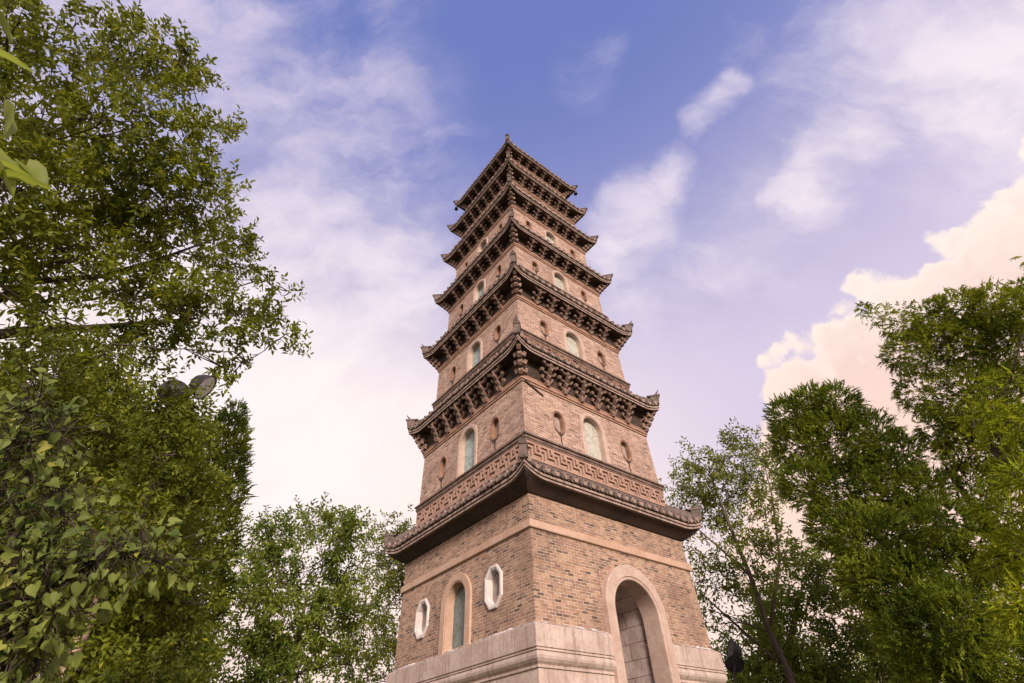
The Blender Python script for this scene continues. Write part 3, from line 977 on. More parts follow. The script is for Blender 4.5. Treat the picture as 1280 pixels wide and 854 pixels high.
def build_eave(E, idx):
    wt, zt, th, drop = E['wt'], E['zt'], E['th'], E['drop']
    wm = wt - 0.085 * E['sc']
    fb = zt - drop - th / 2          # fascia bottom at mid side
    ft = fb + th
    sc = E['sc']
    top = E['pw'] is None
    pw = 1.0 if top else E['pw']
    zr = zt + 0.95 if top else E['zr']
    R = lambda dw, z, lf=1.0: ring(wm + dw, z, wt=wt + dw, dz=drop * lf)
    # moulding at the wall head, soffit, fascia with its fillets
    if E['zm']:
        z = E['zm']
        w = E['ww']
        mould('moulding', [(w - 0.02, z - 0.01), (w + 0.035, z), (w + 0.035, z + 0.05), (w + 0.018, z + 0.054), (w + 0.018, z + 0.075), (w + 0.055, z + 0.08),
                           (w + 0.055, z + 0.14), (w - 0.02, z + 0.155)], MT['moulding'], pag)
        # the wall behind the brackets, its upper part coloured dark as eave shade
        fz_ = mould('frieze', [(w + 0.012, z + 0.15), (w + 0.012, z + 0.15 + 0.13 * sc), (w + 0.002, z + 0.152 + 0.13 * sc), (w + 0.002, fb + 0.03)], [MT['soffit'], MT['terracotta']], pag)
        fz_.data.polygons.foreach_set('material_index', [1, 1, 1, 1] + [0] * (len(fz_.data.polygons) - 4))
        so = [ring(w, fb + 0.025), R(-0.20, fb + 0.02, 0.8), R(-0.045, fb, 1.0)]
    else:
        w = E['ww']
        so = [ring(w - 0.02, 5.44), ring(w + 0.05, 5.465), R(-0.20, fb - 0.07, 0.3), R(-0.075, fb - 0.012, 0.8)]
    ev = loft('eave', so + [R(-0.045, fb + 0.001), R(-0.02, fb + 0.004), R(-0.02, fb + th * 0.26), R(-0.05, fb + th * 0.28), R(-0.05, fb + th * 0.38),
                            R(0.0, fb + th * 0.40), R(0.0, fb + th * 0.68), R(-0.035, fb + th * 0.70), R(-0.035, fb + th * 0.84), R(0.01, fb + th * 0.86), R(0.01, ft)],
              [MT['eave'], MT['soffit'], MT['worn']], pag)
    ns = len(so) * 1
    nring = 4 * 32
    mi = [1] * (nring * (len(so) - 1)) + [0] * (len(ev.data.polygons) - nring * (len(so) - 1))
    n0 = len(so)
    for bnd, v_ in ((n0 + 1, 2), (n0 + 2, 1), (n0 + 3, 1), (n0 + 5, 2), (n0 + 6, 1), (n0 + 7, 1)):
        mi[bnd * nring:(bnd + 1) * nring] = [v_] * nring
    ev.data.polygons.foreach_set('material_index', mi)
    # roof surface
    rt = loft('roof_tiles', [R(0.012, ft - 0.004), R(0.03, ft + 0.004), R(0.03, ft + 0.03), R(-0.12, ft + 0.10, 0.8), ring(pw + 0.25, zr - 0.20), ring(pw - 0.02, zr)],
              MT['tile'], pag)
    t = MB()
    n = max(10, int(round(2 * wt / (0.32 * (0.6 + 0.4 * sc)))))
    for k in range(4):
        for i in range(n):
            u = -wt + 2 * wt * (i + 0.5) / n
            if abs(u) > wt - 0.10:
                continue
            jit = random.uniform(-0.012, 0.012)
            cc = max(0.0, (abs(u) / wt - 0.80) / 0.20)
            we = wm + (wt - wm) * cc * cc + 0.045 + jit
            ze = ft + 0.05 + lift(u, wt, drop)
            w_in = max(pw, abs(u) + 0.02)
            if w_in > we - 0.08:
                continue
            fz = lambda w_: ze + (zr + 0.03 - ze) * ((we - w_) / (we - pw)) ** 1.15
            ws = [we - (we - w_in) * q for q in (0, 0.33, 0.66, 1.0)]
            r = 0.074 * (0.6 + 0.4 * sc)
            t.tube([P(k, u, w_, fz(w_)) for w_ in ws], [r, r * 0.95, r * 0.95, r * 0.9], 7)
            t.m = 1
            t.tube([P(k, u, we + 0.012, ze - 0.002), P(k, u, we - 0.05, ze + 0.01)], r * 1.12, 9)      # round end tile
            t.m = 0
            um = u + wt / n
            if abs(um) < wt - 0.14:
                lf = lift(um, wt, drop)
                hw = wt / n * 0.72
                zt_ = ft + 0.035 + lf
                t.hexa([P(k, um, we + 0.02, zt_ - 0.10 * sc), P(k, um + hw * 0.5, we + 0.02, zt_ - 0.045 * sc), P(k, um + hw * .5, we - 0.0, zt_ - 0.045 * sc), P(k, um, we - 0.0, zt_ - 0.10 * sc),
                        P(k, um - hw * 0.5, we + 0.02, zt_ - 0.045 * sc), P(k, um, we + 0.02, zt_ + 0.012), P(k, um, we - 0.0, zt_ + 0.012), P(k, um - hw * .5, we - 0.0, zt_ - 0.045 * sc)])
    t.build('tile_rows', [MT['tile'], MT['worn']], rt, smooth=False)
    # hip ridges with upturned ends
    for k in range(4 if not top else 4):
        h = MB()
        hw, hh = 0.075 * (0.5 + 0.5 * sc), 0.20 * sc
        path = [(pw - 0.02, zr + 0.02), (pw + (wt - pw) * 0.4, zr + (zt + th / 2 - zr) * 0.50), (pw + (wt - pw) * 0.72, zr + (zt + th / 2 - zr) * 0.82), (wt - 0.06, zt + th / 2 + 0.05)]
        rows = [[diag(k, d, -hw, z - 0.12), diag(k, d, -hw, z + hh * 0.8), diag(k, d, -hw * .55, z + hh), diag(k, d, hw * .55, z + hh), diag(k, d, hw, z + hh * 0.8), diag(k, d, hw, z - 0.12)] for d, z in path]
        for a, b in zip(rows[:-1], rows[1:]):
            h.strip(a, b, True)
        h.poly(rows[-1])
        h.poly(rows[0])
        d0, zb = wt - 0.05, zt + th / 2
        bw = 0.10 * (0.4 + 0.6 * sc)
        # square end block, its cap and the horn
        h.hexa([diag(k, d, l, z) for d, l, z in ((d0 - 0.10, -bw, zb - 0.02), (d0 - 0.10, bw, zb - 0.02), (d0 + 0.06, bw, zb - 0.02), (d0 + 0.06, -bw, zb - 0.02),
                                                (d0 - 0.12, -bw * .95, zb + 0.30 * sc), (d0 - 0.12, bw * .95, zb + 0.30 * sc), (d0 + 0.10, bw * .95, zb + 0.30 * sc), (d0 + 0.10, -bw * .95, zb + 0.30 * sc))])
        h.hexa([diag(k, d, l, z) for d, l, z in ((d0 - 0.16, -bw * 1.15, zb + 0.302 * sc), (d0 - 0.16, bw * 1.15, zb + 0.302 * sc), (d0 + 0.115, bw * 1.15, zb + 0.302 * sc), (d0 + 0.115, -bw * 1.15, zb + 0.302 * sc),
                                                (d0 - 0.20, -bw * .8, zb + 0.36 * sc), (d0 - 0.20, bw * .8, zb + 0.36 * sc), (d0 + 0.15, bw * .8, zb + 0.40 * sc), (d0 + 0.15, -bw * .8, zb + 0.40 * sc))])
        if idx < 3:
            h.tube([diag(k, d0 + 0.02, 0, zb + 0.38 * sc), diag(k, d0 + 0.06, 0, zb + 0.47 * sc), diag(k, d0 + 0.11, 0, zb + 0.55 * sc), diag(k, d0 + 0.13, 0, zb + 0.63 * sc)], [0.045, 0.032, 0.022, 0.008], 6)
        h.build('hip_ridge', MT['tile'], rt)
    # parapet and fret band
    if not top:
        pw_ = pw
        f0, f1, rl = E['f0'], E['f1'], E['rail']
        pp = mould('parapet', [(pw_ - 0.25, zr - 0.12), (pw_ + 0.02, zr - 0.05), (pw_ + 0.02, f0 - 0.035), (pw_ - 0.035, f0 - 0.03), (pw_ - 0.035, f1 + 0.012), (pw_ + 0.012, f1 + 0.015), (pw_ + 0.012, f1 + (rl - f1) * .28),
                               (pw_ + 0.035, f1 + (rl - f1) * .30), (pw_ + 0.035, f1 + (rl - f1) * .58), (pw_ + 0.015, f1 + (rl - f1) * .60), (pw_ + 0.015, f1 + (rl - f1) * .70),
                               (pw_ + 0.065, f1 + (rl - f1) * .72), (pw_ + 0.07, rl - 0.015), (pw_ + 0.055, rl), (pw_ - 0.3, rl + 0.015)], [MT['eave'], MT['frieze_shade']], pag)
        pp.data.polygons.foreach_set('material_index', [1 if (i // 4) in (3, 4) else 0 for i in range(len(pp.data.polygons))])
        fr = MB()
        H = f1 - f0
        nu = max(8, int(round(2 * pw_ / (H * 0.92))))
        for k in range(2):
            for q in range(nu):
                for r, row in enumerate(FRET):
                    c = 0
                    while c < 8:
                        if row[c] == '#':
                            e = c
                            while e < 8 and row[e] == '#':
                                e += 1
                            if idx > 0 and random.random() < 0.12:
                                c = e
                                continue
                            a = pw_ - 0.012
                            u0 = -a + 2 * a * (q + c / 8) / nu
                            u1 = -a + 2 * a * (q + e / 8) / nu
                            zb, za = f1 - H * (r + 1) / 8, f1 - H * r / 8
                            fr.hexa([P(k, u0, pw_ - 0.036, zb), P(k, u1, pw_ - 0.036, zb), P(k, u1, pw_ + 0.008, zb), P(k, u0, pw_ + 0.008, zb),
                                     P(k, u0, pw_ - 0.036, za), P(k, u1, pw_ - 0.036, za), P(k, u1, pw_ + 0.008, za), P(k, u0, pw_ + 0.008, za)])
                            c = e
                        else:
                            c += 1
        fr.build('fretwork', MT['fret'] if idx == 0 else MT['terracotta'], pp)
    # brackets on the two faces towards the viewer
    if E['zm']:
        z0 = E['zm'] + 0.155
        reach = (wm - 0.06) - E['ww'] - 0.02
        H = fb + 0.02 - z0
        bsc = H / 0.68 * 0.98
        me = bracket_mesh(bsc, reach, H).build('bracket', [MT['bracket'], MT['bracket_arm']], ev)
        sp = 0.72 * (E['wt'] / 3.265)
        first = True
        for k in range(2):
            for j in range(6):
                u = (j - 2.5) * sp
                if first:
                    o = me
                    first = False
                else:
                    o = me.copy()
                    COL.objects.link(o)
                    o.parent = ev
                o.location = P(k, u, E['ww'] + 0.004, z0)
                o.rotation_euler = (0, 0, -math.pi / 2 * k)
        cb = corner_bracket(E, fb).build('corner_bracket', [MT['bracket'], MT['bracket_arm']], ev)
        for k in (1, 3):
            o = cb.copy()
            COL.objects.link(o)
            o.parent = ev
            o.rotation_euler = (0, 0, -math.pi / 2 * k)
    if top:
        for k in (1, 3, 0):
            b = MB()
            p = np.array(diag(k, wt - 0.04, 0, fb + drop - 0.03))
            b.lathe([(0.012, 0.0), (0.012, -0.10), (0.05, -0.11), (0.085, -0.16), (0.095, -0.24), (0.105, -0.30), (0.0, -0.30)], p, (0, 0, 1), 12)
            b.build('bell', MT['iron'], ev, smooth=True)


build_walls()
build_plinth()
for i, E in enumerate(EAV):
    build_eave(E, i)
# the small detached strip of moulding hanging at the near corner of the second storey
hs = MB()
for (u0, z0), (u1, z1) in (((-2.72, 9.12), (-1.98, 8.83)),):
    hs.hexa([P(0, u0, 2.775, z0 - 0.02), P(0, u1, 2.765, z1 - 0.02), P(0, u1, 2.80, z1 - 0.02), P(0, u0, 2.815, z0 - 0.02),
             P(0, u0, 2.775, z0 + 0.02), P(0, u1, 2.765, z1 + 0.02), P(0, u1, 2.80, z1 + 0.02), P(0, u0, 2.815, z0 + 0.02)])
hs.build('loose_batten', MT['soffit'], pag)


# ------------------------------------------------------------------ foliage
def nrm(a):
    return a / (np.linalg.norm(a, axis=-1, keepdims=True) + 1e-9)


LEAF_SHAPES = {
    # (along, across, lift) and triangles
    'simple': ([(0, 0, 0), (0.42, 0.5, 0.12), (1, 0, -0.10), (0.42, -0.5, 0.12)], [(0, 2, 1), (0, 3, 2)]),
    'oval': ([(0, 0, 0), (0.25, 0.40, 0.08), (0.62, 0.46, 0.06), (1, 0, -0.14), (0.62, -0.46, 0.06), (0.25, -0.40, 0.08), (0.5, 0, -0.02)],
             [(0, 6, 1), (1, 6, 2), (2, 6, 3), (3, 6, 4), (4, 6, 5), (5, 6, 0)]),
    'heart': ([(0.08, 0, 0), (-0.08, 0.22, 0.10), (0.04, 0.44, 0.15), (0.30, 0.50, 0.13), (0.62, 0.33, 0.02), (0.85, 0.12, -0.12), (1.0, 0, -0.26),
               (0.85, -0.12, -0.12), (0.62, -0.33, 0.06), (0.30, -0.50, 0.17), (0.04, -0.44, 0.12), (-0.08, -0.22, 0.08), (0.42, 0, -0.06)],
              [(0, 12, 1), (1, 12, 2), (2, 12, 3), (3, 12, 4), (4, 12, 5), (5, 12, 6), (6, 12, 7), (7, 12, 8), (8, 12, 9), (9, 12, 10), (10, 12, 11), (11, 12, 0)]),
}


def leaf_object(name, base, d, n, L, W, tone, shape, mat, parent):
    tpl, tris = LEAF_SHAPES[shape]
    tpl = np.array(tpl)
    d = nrm(d)
    n = nrm(n - d * np.sum(n * d, -1, keepdims=True))
    s = np.cross(n, d)
    N = len(base)
    L = np.broadcast_to(L, (N,))[:, None, None]
    W = np.broadcast_to(W, (N,))[:, None, None]
    v = base[:, None] + d[:, None] * tpl[None, :, 0:1] * L + s[:, None] * tpl[None, :, 1:2] * W + n[:, None] * tpl[None, :, 2:3] * L
    nv = len(tpl)
    tr = np.array(tris)
    f = (tr[None] + (np.arange(N) * nv)[:, None, None]).reshape(-1)
    me = bpy.data.meshes.new(name)
    me.vertices.add(N * nv)
    me.vertices.foreach_set('co', v.reshape(-1).astype(np.float32))
    nt = N * len(tr)
    me.loops.add(nt * 3)
    me.loops.foreach_set('vertex_index', f.astype(np.int32))
    me.polygons.add(nt)
    me.polygons.foreach_set('loop_start', np.arange(nt, dtype=np.int32) * 3)
    me.polygons.foreach_set('loop_total', np.full(nt, 3, dtype=np.int32))
    if shape != 'simple':
        me.polygons.foreach_set('use_smooth', np.ones(nt, dtype=bool))
    me.materials.append(mat)
    if tone is not None:
        at_ = me.attributes.new('tone', 'FLOAT', 'FACE')
        at_.data.foreach_set('value', np.repeat(tone, len(tr)).astype(np.float32))
    me.update(calc_edges=True)
    o = bpy.data.objects.new(name, me)
    COL.objects.link(o)
    o.parent = parent
    return o


def lobe_points(lobes, cs, cover, shell=0.45, gap=0.0, area=0.05):
    """cluster centres and outward directions spread through the lobes"""
    C, O, I = [], [], []
    for i, (c, r) in enumerate(lobes):
        r = np.asarray(r, float) * np.ones(3)
        n = max(4, int(cover * math.pi * r[0] * r[2] / area))
        v = nrm(rng.normal(size=(n, 3)))
        rad = (shell + (1 - shell) * rng.random(n)) ** 0.6
        rad *= rng.uniform(0.84, 1.05, n)
        C.append(c + v * rad[:, None] * r)
        O.append(v)
        I.append(np.full(n, i))
    C, O, I = np.concatenate(C), np.concatenate(O), np.concatenate(I)
    if gap > 0:
        # thin the crown where a slow wave pattern says so, to open real holes
        ph = rng.uniform(0, 6, 3)
        k = 1.9 / max(cs * 3.0, 0.3)
        g = np.sin(C[:, 0] * k + ph[0]) + np.sin(C[:, 1] * k * 1.1 + ph[1]) + np.sin(C[:, 2] * k * 1.3 + ph[2])
        keep = g > -1.5 + gap * 1.6
        keep |= rng.random(len(C)) < 0.25
        C, O, I = C[keep], O[keep], I[keep]
    return C, O, I


def bent(a, b, sag=0.0, wob=0.1, n=5):
    a, b = np.asarray(a, float), np.asarray(b, float)
    L = np.linalg.norm(b - a)
    o = rng.normal(size=3) * wob * L
    o[2] = abs(o[2]) * 0.6 - sag * L
    t = np.linspace(0, 1, n)[:, None]
    return a + (b - a) * t + o * (t * (1 - t) * 2) + rng.normal(size=(n, 3)) * L * 0.012 * (t * (1 - t) * 4)


def grow(trunk, tr0, tr1, lobes, C, I, mat, parent, twig=0.008, limb=0.35, subs=7, name='trunk', twigs=True):
    mb = MB()
    trunk = np.asarray(trunk, float)
    mb.tube(trunk, np.linspace(tr0, tr1, len(trunk)), 9)
    seg, srad = [], []
    nt_ = len(trunk) - 1
    for q, (a, b) in enumerate(zip(trunk[:-1], trunk[1:])):
        for t in np.linspace(0, 1, 8, endpoint=False):
            seg.append(a + (b - a) * t)
            srad.append(tr0 + (tr1 - tr0) * (q + t) / nt_)
    seg, srad = list(seg), list(srad)
    order = sorted(range(len(lobes)), key=lambda i: min(np.linalg.norm(np.asarray(seg) - lobes[i][0], axis=1)))
    for i in order:
        c, r = lobes[i]
        rr = float(np.mean(r))
        sel = C[I == i]
        if not len(sel):
            continue
        # leave the trunk, or an older limb, somewhat below the lobe
        sg_ = np.asarray(seg)
        cost = np.linalg.norm(sg_ - c, axis=1) + np.maximum(0, sg_[:, 2] - (c[2] - 0.3 * rr)) * 1.2
        j0 = int(np.argmin(cost))
        a = sg_[j0]
        L = np.linalg.norm(c - a)
        r0 = max(0.010, min(srad[j0] * 0.75, limb * 0.05 * L + 0.015 * rr))
        path = bent(a, c, 0.0, 0.16, 6)
        mb.tube(path, np.linspace(r0, r0 * 0.5, 6), 6)
        for q in range(2, 6):
            seg.append(path[q])
            srad.append(r0 * (1 - 0.1 * q))
        subs_pts = []
        ns = max(3, min(subs, len(sel) // 5 + 1))
        idx = rng.choice(len(sel), ns, replace=len(sel) < ns)
        for j in idx:
            s0 = path[rng.integers(2, 6)]
            e = s0 + (sel[j] - s0) * 0.8
            pp = bent(s0, e, 0.0, 0.14, 5)
            mb.tube(pp, np.linspace(r0 * 0.42, twig * 1.4, 5), 5)
            subs_pts.append(pp[1:])
        sp = np.concatenate(subs_pts)
        if twigs:
            for q in sel:
                s0 = sp[np.argmin(np.linalg.norm(sp - q, axis=1))]
                mb.tube(bent(s0, q, 0.0, 0.15, 4), np.linspace(twig, twig * 0.4, 4), 4, cap=False)
    return mb.build(name, mat, parent, smooth=True, fix=False)


def sprigs(C, O, ns, m, ls, L, W, spread=0.9, upw=0.25, droop=0.25, nup=0.55):
    """leafy twigs : ns per cluster, m leaves each"""
    n = len(C)
    sd = nrm(np.repeat(O, ns, 0) + rng.normal(size=(n * ns, 3)) * spread + np.array([0, 0, upw]))
    sb = np.repeat(C, ns, 0) + rng.normal(size=(n * ns, 3)) * ls * 0.25
    sl = ls * rng.uniform(0.6, 1.25, n * ns)
    t = np.tile((np.arange(m) + 0.6) / m, n * ns)
    sdm, sbm, slm = np.repeat(sd, m, 0), np.repeat(sb, m, 0), np.repeat(sl, m)
    p = sbm + sdm * (t * slm)[:, None]
    p[:, 2] -= droop * slm * t * t * 0.5
    a = np.repeat(rng.uniform(0, 6.28, n * ns), m) + np.tile(np.arange(m) * 2.4, n * ns) + rng.normal(size=len(p)) * 0.4
    x = nrm(np.cross(sdm, np.array([0.13, 0.21, 1.0])))
    y = np.cross(sdm, x)
    ld = nrm(sdm * rng.uniform(0.35, 0.9, len(p))[:, None] + (x * np.cos(a)[:, None] + y * np.sin(a)[:, None]) * 0.9 + np.array([0, 0, -droop * 0.6]))
    nn = nrm(np.array([0, 0, nup]) + rng.normal(size=(len(p), 3)) * 0.55)
    k = rng.uniform(0.65, 1.2, len(p))
    return p, ld, nn, L * k, W * k, np.repeat(np.clip(np.repeat(rng.random(n), ns) * 0.7 + rng.random(n * ns) * 0.3, 0, 1), m)


def fans(C, O, K, ls, L, W, upw=0.5, droop=0.25, spread=0.5):
    """flat feathery sprays of a conifer"""
    n = len(C)
    d = nrm(O + rng.normal(size=(n, 3)) * spread + np.array([0, 0, upw]))
    s = nrm(np.cross(d, nrm(rng.normal(size=(n, 3)) * 0.7 + np.array([0, 0, 1.0]))))
    nn = np.cross(s, d)
    sl = ls * rng.uniform(0.6, 1.3, n)
    P_, D_, N_, L_, W_ = [], [], [], [], []
    for j in range(K):
        t = (j + 0.3) / K
        sg = 1 if j % 2 else -1
        b = C + d * (sl * t)[:, None] + np.array([0, 0, -1.0]) * (droop * sl * t * t)[:, None]
        ang = 1.0 - 0.45 * t + rng.normal(size=n) * 0.3
        ld = d * np.cos(ang)[:, None] + s * (sg * np.sin(ang))[:, None] + rng.normal(size=(n, 3)) * 0.30 - np.array([0, 0, droop * 0.5 * t])
        P_.append(b)
        D_.append(nrm(ld))
        N_.append(nn + rng.normal(size=(n, 3)) * 0.25)
        kk = L * (1.15 - 0.55 * t) * rng.uniform(0.7, 1.25, n)
        L_.append(kk)
        W_.append(W * rng.uniform(0.7, 1.2, n))
    P_.append(C)
    D_.append(d)
    N_.append(nn)
    L_.append(sl * 1.0)
    W_.append(np.full(n, W * 0.45))
    tone = np.tile(rng.random(n), K + 1)
    return [np.concatenate(q) for q in (P_, D_, N_, L_, W_)] + [tone]


def lobes_px(spec, hd, jit=0.0, flat=1.0):
    out = []
    for px, py, r in spec:
        h = hd + rng.uniform(-jit, jit)
        c, t = at(px, py, h)
        rad = r * t / F_PX
        out.append((c, np.array([rad, rad, rad * flat])))
    return out


def foot(px, py, hd):
    c, _ = at(px, py, hd)
    return np.array([c[0], c[1], 0.0])


def tree(name, label, base, trunk, tr0, tr1, lobes, leaf, bark, cs, cover, ns, m, ls, L, W, shape='simple', group=None, conifer=0,
         gap=0.4, shell=0.45, upw=0.25, droop=0.25, cat='tree', limb=0.35, twig=0.008, spread=0.9, subs=7, crown='crown', extra=None):
    root = empty(name, base, label, cat, group)
    C, O, I = lobe_points(lobes, cs, cover, shell, gap, ((conifer + 2) * L * W * 0.55 if conifer else ns * m * L * W * 0.6))
    off = np.array(base)
    lo = [(c - off, r) for c, r in lobes]
    Cl = C - off
    tk = [np.asarray(p) - off for p in trunk]
    grow(tk, tr0, tr1, lo, Cl, I, bark, root, twig, limb, subs, name='trunk', twigs=not conifer)
    if conifer:
        a = fans(Cl, O, conifer, ls, L, W, upw, droop, min(spread, 0.6))
    else:
        a = sprigs(Cl, O, ns, m, ls, L, W, spread, upw, droop)
    leaf_object(crown, *a, shape, leaf, root)
    return root


# ---- 1 the big spreading tree, upper left
lob = lobes_px([(-30, 40, 75), (60, 55, 62), (140, 60, 55), (205, 75, 42), (238, 95, 26), (40, 140, 66), (130, 150, 40), (205, 160, 48), (262, 172, 26), (292, 165, 12),
                (-20, 230, 80), (60, 230, 66), (130, 235, 62), (195, 235, 55), (250, 240, 42), (285, 250, 26), (-20, 320, 70), (70, 320, 62), (150, 320, 58), (225, 315, 55),
                (285, 320, 42), (318, 335, 22), (352, 370, 22), (250, 390, 55), (310, 390, 42), (345, 425, 22), (280, 440, 34), (195, 400, 50), (300, 462, 12), (140, 430, 40), (70, 400, 36), (215, 440, 30)],
               7.2, 1.0)
tb = np.array([-6.6, 1.6, 0.0])
br1, _ = at(-60, 418, 7.0)
br2, _ = at(-30, 250, 7.0)
T1 = tree('broadleaf_tree', 'large spreading broadleaf tree whose leafy branches fill the upper left', tb,
          [tb, (-6.7, 1.8, 2.5), (-6.5, 2.0, 4.6), br2, at(40, 170, 7.2)[0]], 0.20, 0.04, lob, LEAF['broad'], MT['bark'], 0.30, 3.3, 4, 9, 0.28, 0.108, 0.046, 'oval',
          gap=0.42, shell=0.35, limb=0.22)
bb = MB()
for pts, r0, r1 in ((((-60, 425), (40, 413), (110, 410), (185, 404), (245, 398)), 0.075, 0.02), (((-50, 400), (40, 352), (130, 345), (205, 322), (265, 300)), 0.06, 0.015),
                    (((60, 170), (100, 150), (128, 110), (150, 65)), 0.04, 0.012), (((90, 160), (93, 120), (98, 60)), 0.03, 0.01), (((128, 110), (160, 98), (200, 95)), 0.02, 0.008)):
    pp = [at(x, y, 7.7)[0] - tb for x, y in pts]
    bb.tube(pp, np.linspace(r0, r1, len(pp)), 7)
bb.build('bough', MT['bark'], T1, smooth=True, fix=False)

# ---- 2 the dark small-leaved tree round the lamp post
lob = lobes_px([(60, 470, 50), (140, 480, 50), (200, 540, 36), (226, 556, 30), (120, 560, 70), (40, 540, 60), (-10, 600, 70), (195, 620, 52), (238, 620, 28), (80, 650, 80), (170, 700, 70),
                (232, 685, 30), (20, 740, 80), (120, 780, 80), (210, 790, 60), (60, 850, 90), (180, 860, 70), (240, 730, 20), (150, 900, 80)], 6.7, 0.6)
lob += lobes_px([(200, 570, 22), (222, 518, 16), (212, 545, 20), (186, 605, 18), (168, 650, 24), (238, 514, 12), (150, 690, 22), (205, 500, 15), (228, 535, 14)] * 2, 5.75, 0.15)
b2 = foot(110, 854, 7.4)
tree('small_leaved_tree', 'dense small-leaved olive green tree crowding the lamp post at lower left', b2, [b2, b2 + (0.1, 0, 1.2), b2 + (-0.1, 0.1, 2.6), b2 + (0.1, 0.1, 4.2)], 0.14, 0.04, lob,
     LEAF['olive'], MT['bark'], 0.24, 4.6, 5, 11, 0.26, 0.066, 0.032, 'simple', gap=0.15, shell=0.5)

lob = lobes_px([(-20, 500, 60), (50, 500, 50), (110, 510, 46), (160, 545, 40), (20, 560, 70), (90, 580, 70), (190, 590, 40), (150, 620, 60), (30, 660, 80), (110, 690, 80), (190, 690, 50), (60, 780, 90), (160, 800, 80)], 9.3, 0.5)
b12 = foot(60, 854, 9.6)
tree('shade_tree', 'deep green shaded tree behind the climbing vine and the lamp post', b12, [b12, b12 + (0, 0, 2), b12 + (0.1, 0, 4.6)], 0.16, 0.05, lob,
     LEAF['broad'], MT['bark'], 0.35, 4.0, 4, 9, 0.35, 0.11, 0.05, 'simple', gap=0.0, shell=0.4)

# ---- 3 cypress left
lob = []
fx = foot(292, 520, 12.5)
for z, r, rz in ((1.2, 1.15, 1), (2.4, 1.25, 1), (3.6, 1.25, 1), (4.8, 1.18, 1), (5.9, 1.05, 1), (6.8, 0.88, .9), (7.6, 0.68, .8), (8.25, 0.48, .6), (8.75, 0.26, .5)):
    lob.append((fx + (0, 0, z), np.array([r, r, rz])))
tree('cypress_tree', 'narrow dark cypress column behind the small-leaved tree at left', fx, [fx, fx + (0, 0, 4), fx + (0, 0, 8)], 0.2, 0.03, lob, LEAF['cypress'], MT['bark'], 0.30, 4.4, 0, 0, 0.20, 0.052, 0.025,
     conifer=11, gap=0.0, shell=0.75, upw=0.9, droop=0.1, cat='conifer')

# ---- 4, 5 trees beyond, left of the pagoda
GB = 'slender trees standing beyond the pagoda'
lob = lobes_px([(385, 655, 26), (350, 670, 26), (425, 665, 26), (445, 665, 14), (310, 690, 30), (340, 720, 34), (390, 710, 40), (435, 710, 30), (300, 760, 40), (360, 780, 38), (415, 770, 36), (450, 760, 22),
                (310, 830, 44), (380, 840, 44), (440, 830, 34), (280, 850, 40), (330, 660, 14)], 21, 1.2)
b4 = foot(362, 854, 21)
tree('broadleaf_tree', 'airy green tree rising between the left cypress and the pagoda', b4, [b4, b4 + (0, 0, 3.5), at(374, 790, 21)[0], at(385, 740, 21)[0]], 0.16, 0.03, lob, LEAF['far'], MT['bark_pale'], 0.55, 5.2, 4, 9, 0.55,
     0.20, 0.085, gap=0.5, shell=0.25, limb=0.2, twig=0.012)
lob = lobes_px([(508, 655, 18), (490, 670, 18), (475, 700, 24), (500, 720, 30), (480, 760, 26), (470, 810, 30), (505, 800, 34), (465, 680, 10), (460, 850, 24), (530, 700, 40), (540, 800, 50)], 25, 1.0)
b5 = foot(520, 854, 25)
tree('broadleaf_tree', 'thin half hidden tree touching the left edge of the pagoda', b5, [b5, b5 + (0, 0, 4), at(505, 760, 25)[0], at(500, 690, 25)[0]], 0.18, 0.05, lob, LEAF['thin'], MT['bark_pale'], 0.6, 2.8, 3, 9, 0.6,
     0.20, 0.08, gap=0.6, shell=0.25, limb=0.2, twig=0.012)

# ---- 6 the open slender tree right of the pagoda
lob = lobes_px([(850, 600, 22), (880, 585, 28), (915, 570, 26), (945, 560, 22), (965, 555, 16), (865, 630, 26), (905, 610, 30), (950, 600, 30), (975, 620, 26), (890, 650, 26), (930, 660, 30), (870, 690, 24), (975, 680, 26),
                (890, 730, 26), (930, 720, 26), (900, 780, 26), (870, 780, 18)], 20, 1.3)
b6 = foot(985, 854, 20)
T6 = tree('broadleaf_tree', 'open slender tree with bare forking limbs just right of the pagoda', b6, [b6, at(985, 840, 20)[0], at(962, 790, 20)[0], at(938, 720, 20)[0], at(905, 640, 20)[0], at(890, 600, 20)[0]], 0.14, 0.03, lob, LEAF['thin'],
          MT['bark_pale'], 0.5, 2.6, 3, 9, 0.55, 0.18, 0.07, gap=0.7, shell=0.25, limb=0.22, twig=0.012)
bb = MB()
for pts, r0, r1 in ((((938, 720), (905, 690), (865, 655)), 0.06, 0.02), (((962, 790), (975, 700), (965, 620), (955, 580)), 0.06, 0.015), (((975, 830), (930, 790), (880, 745)), 0.07, 0.02)):
    pp = [at(x, y, 20)[0] - b6 for x, y in pts]
    bb.tube(pp, np.linspace(r0, r1, len(pp)), 6)
bb.build('bough', MT['bark_pale'], T6, smooth=True, fix=False)

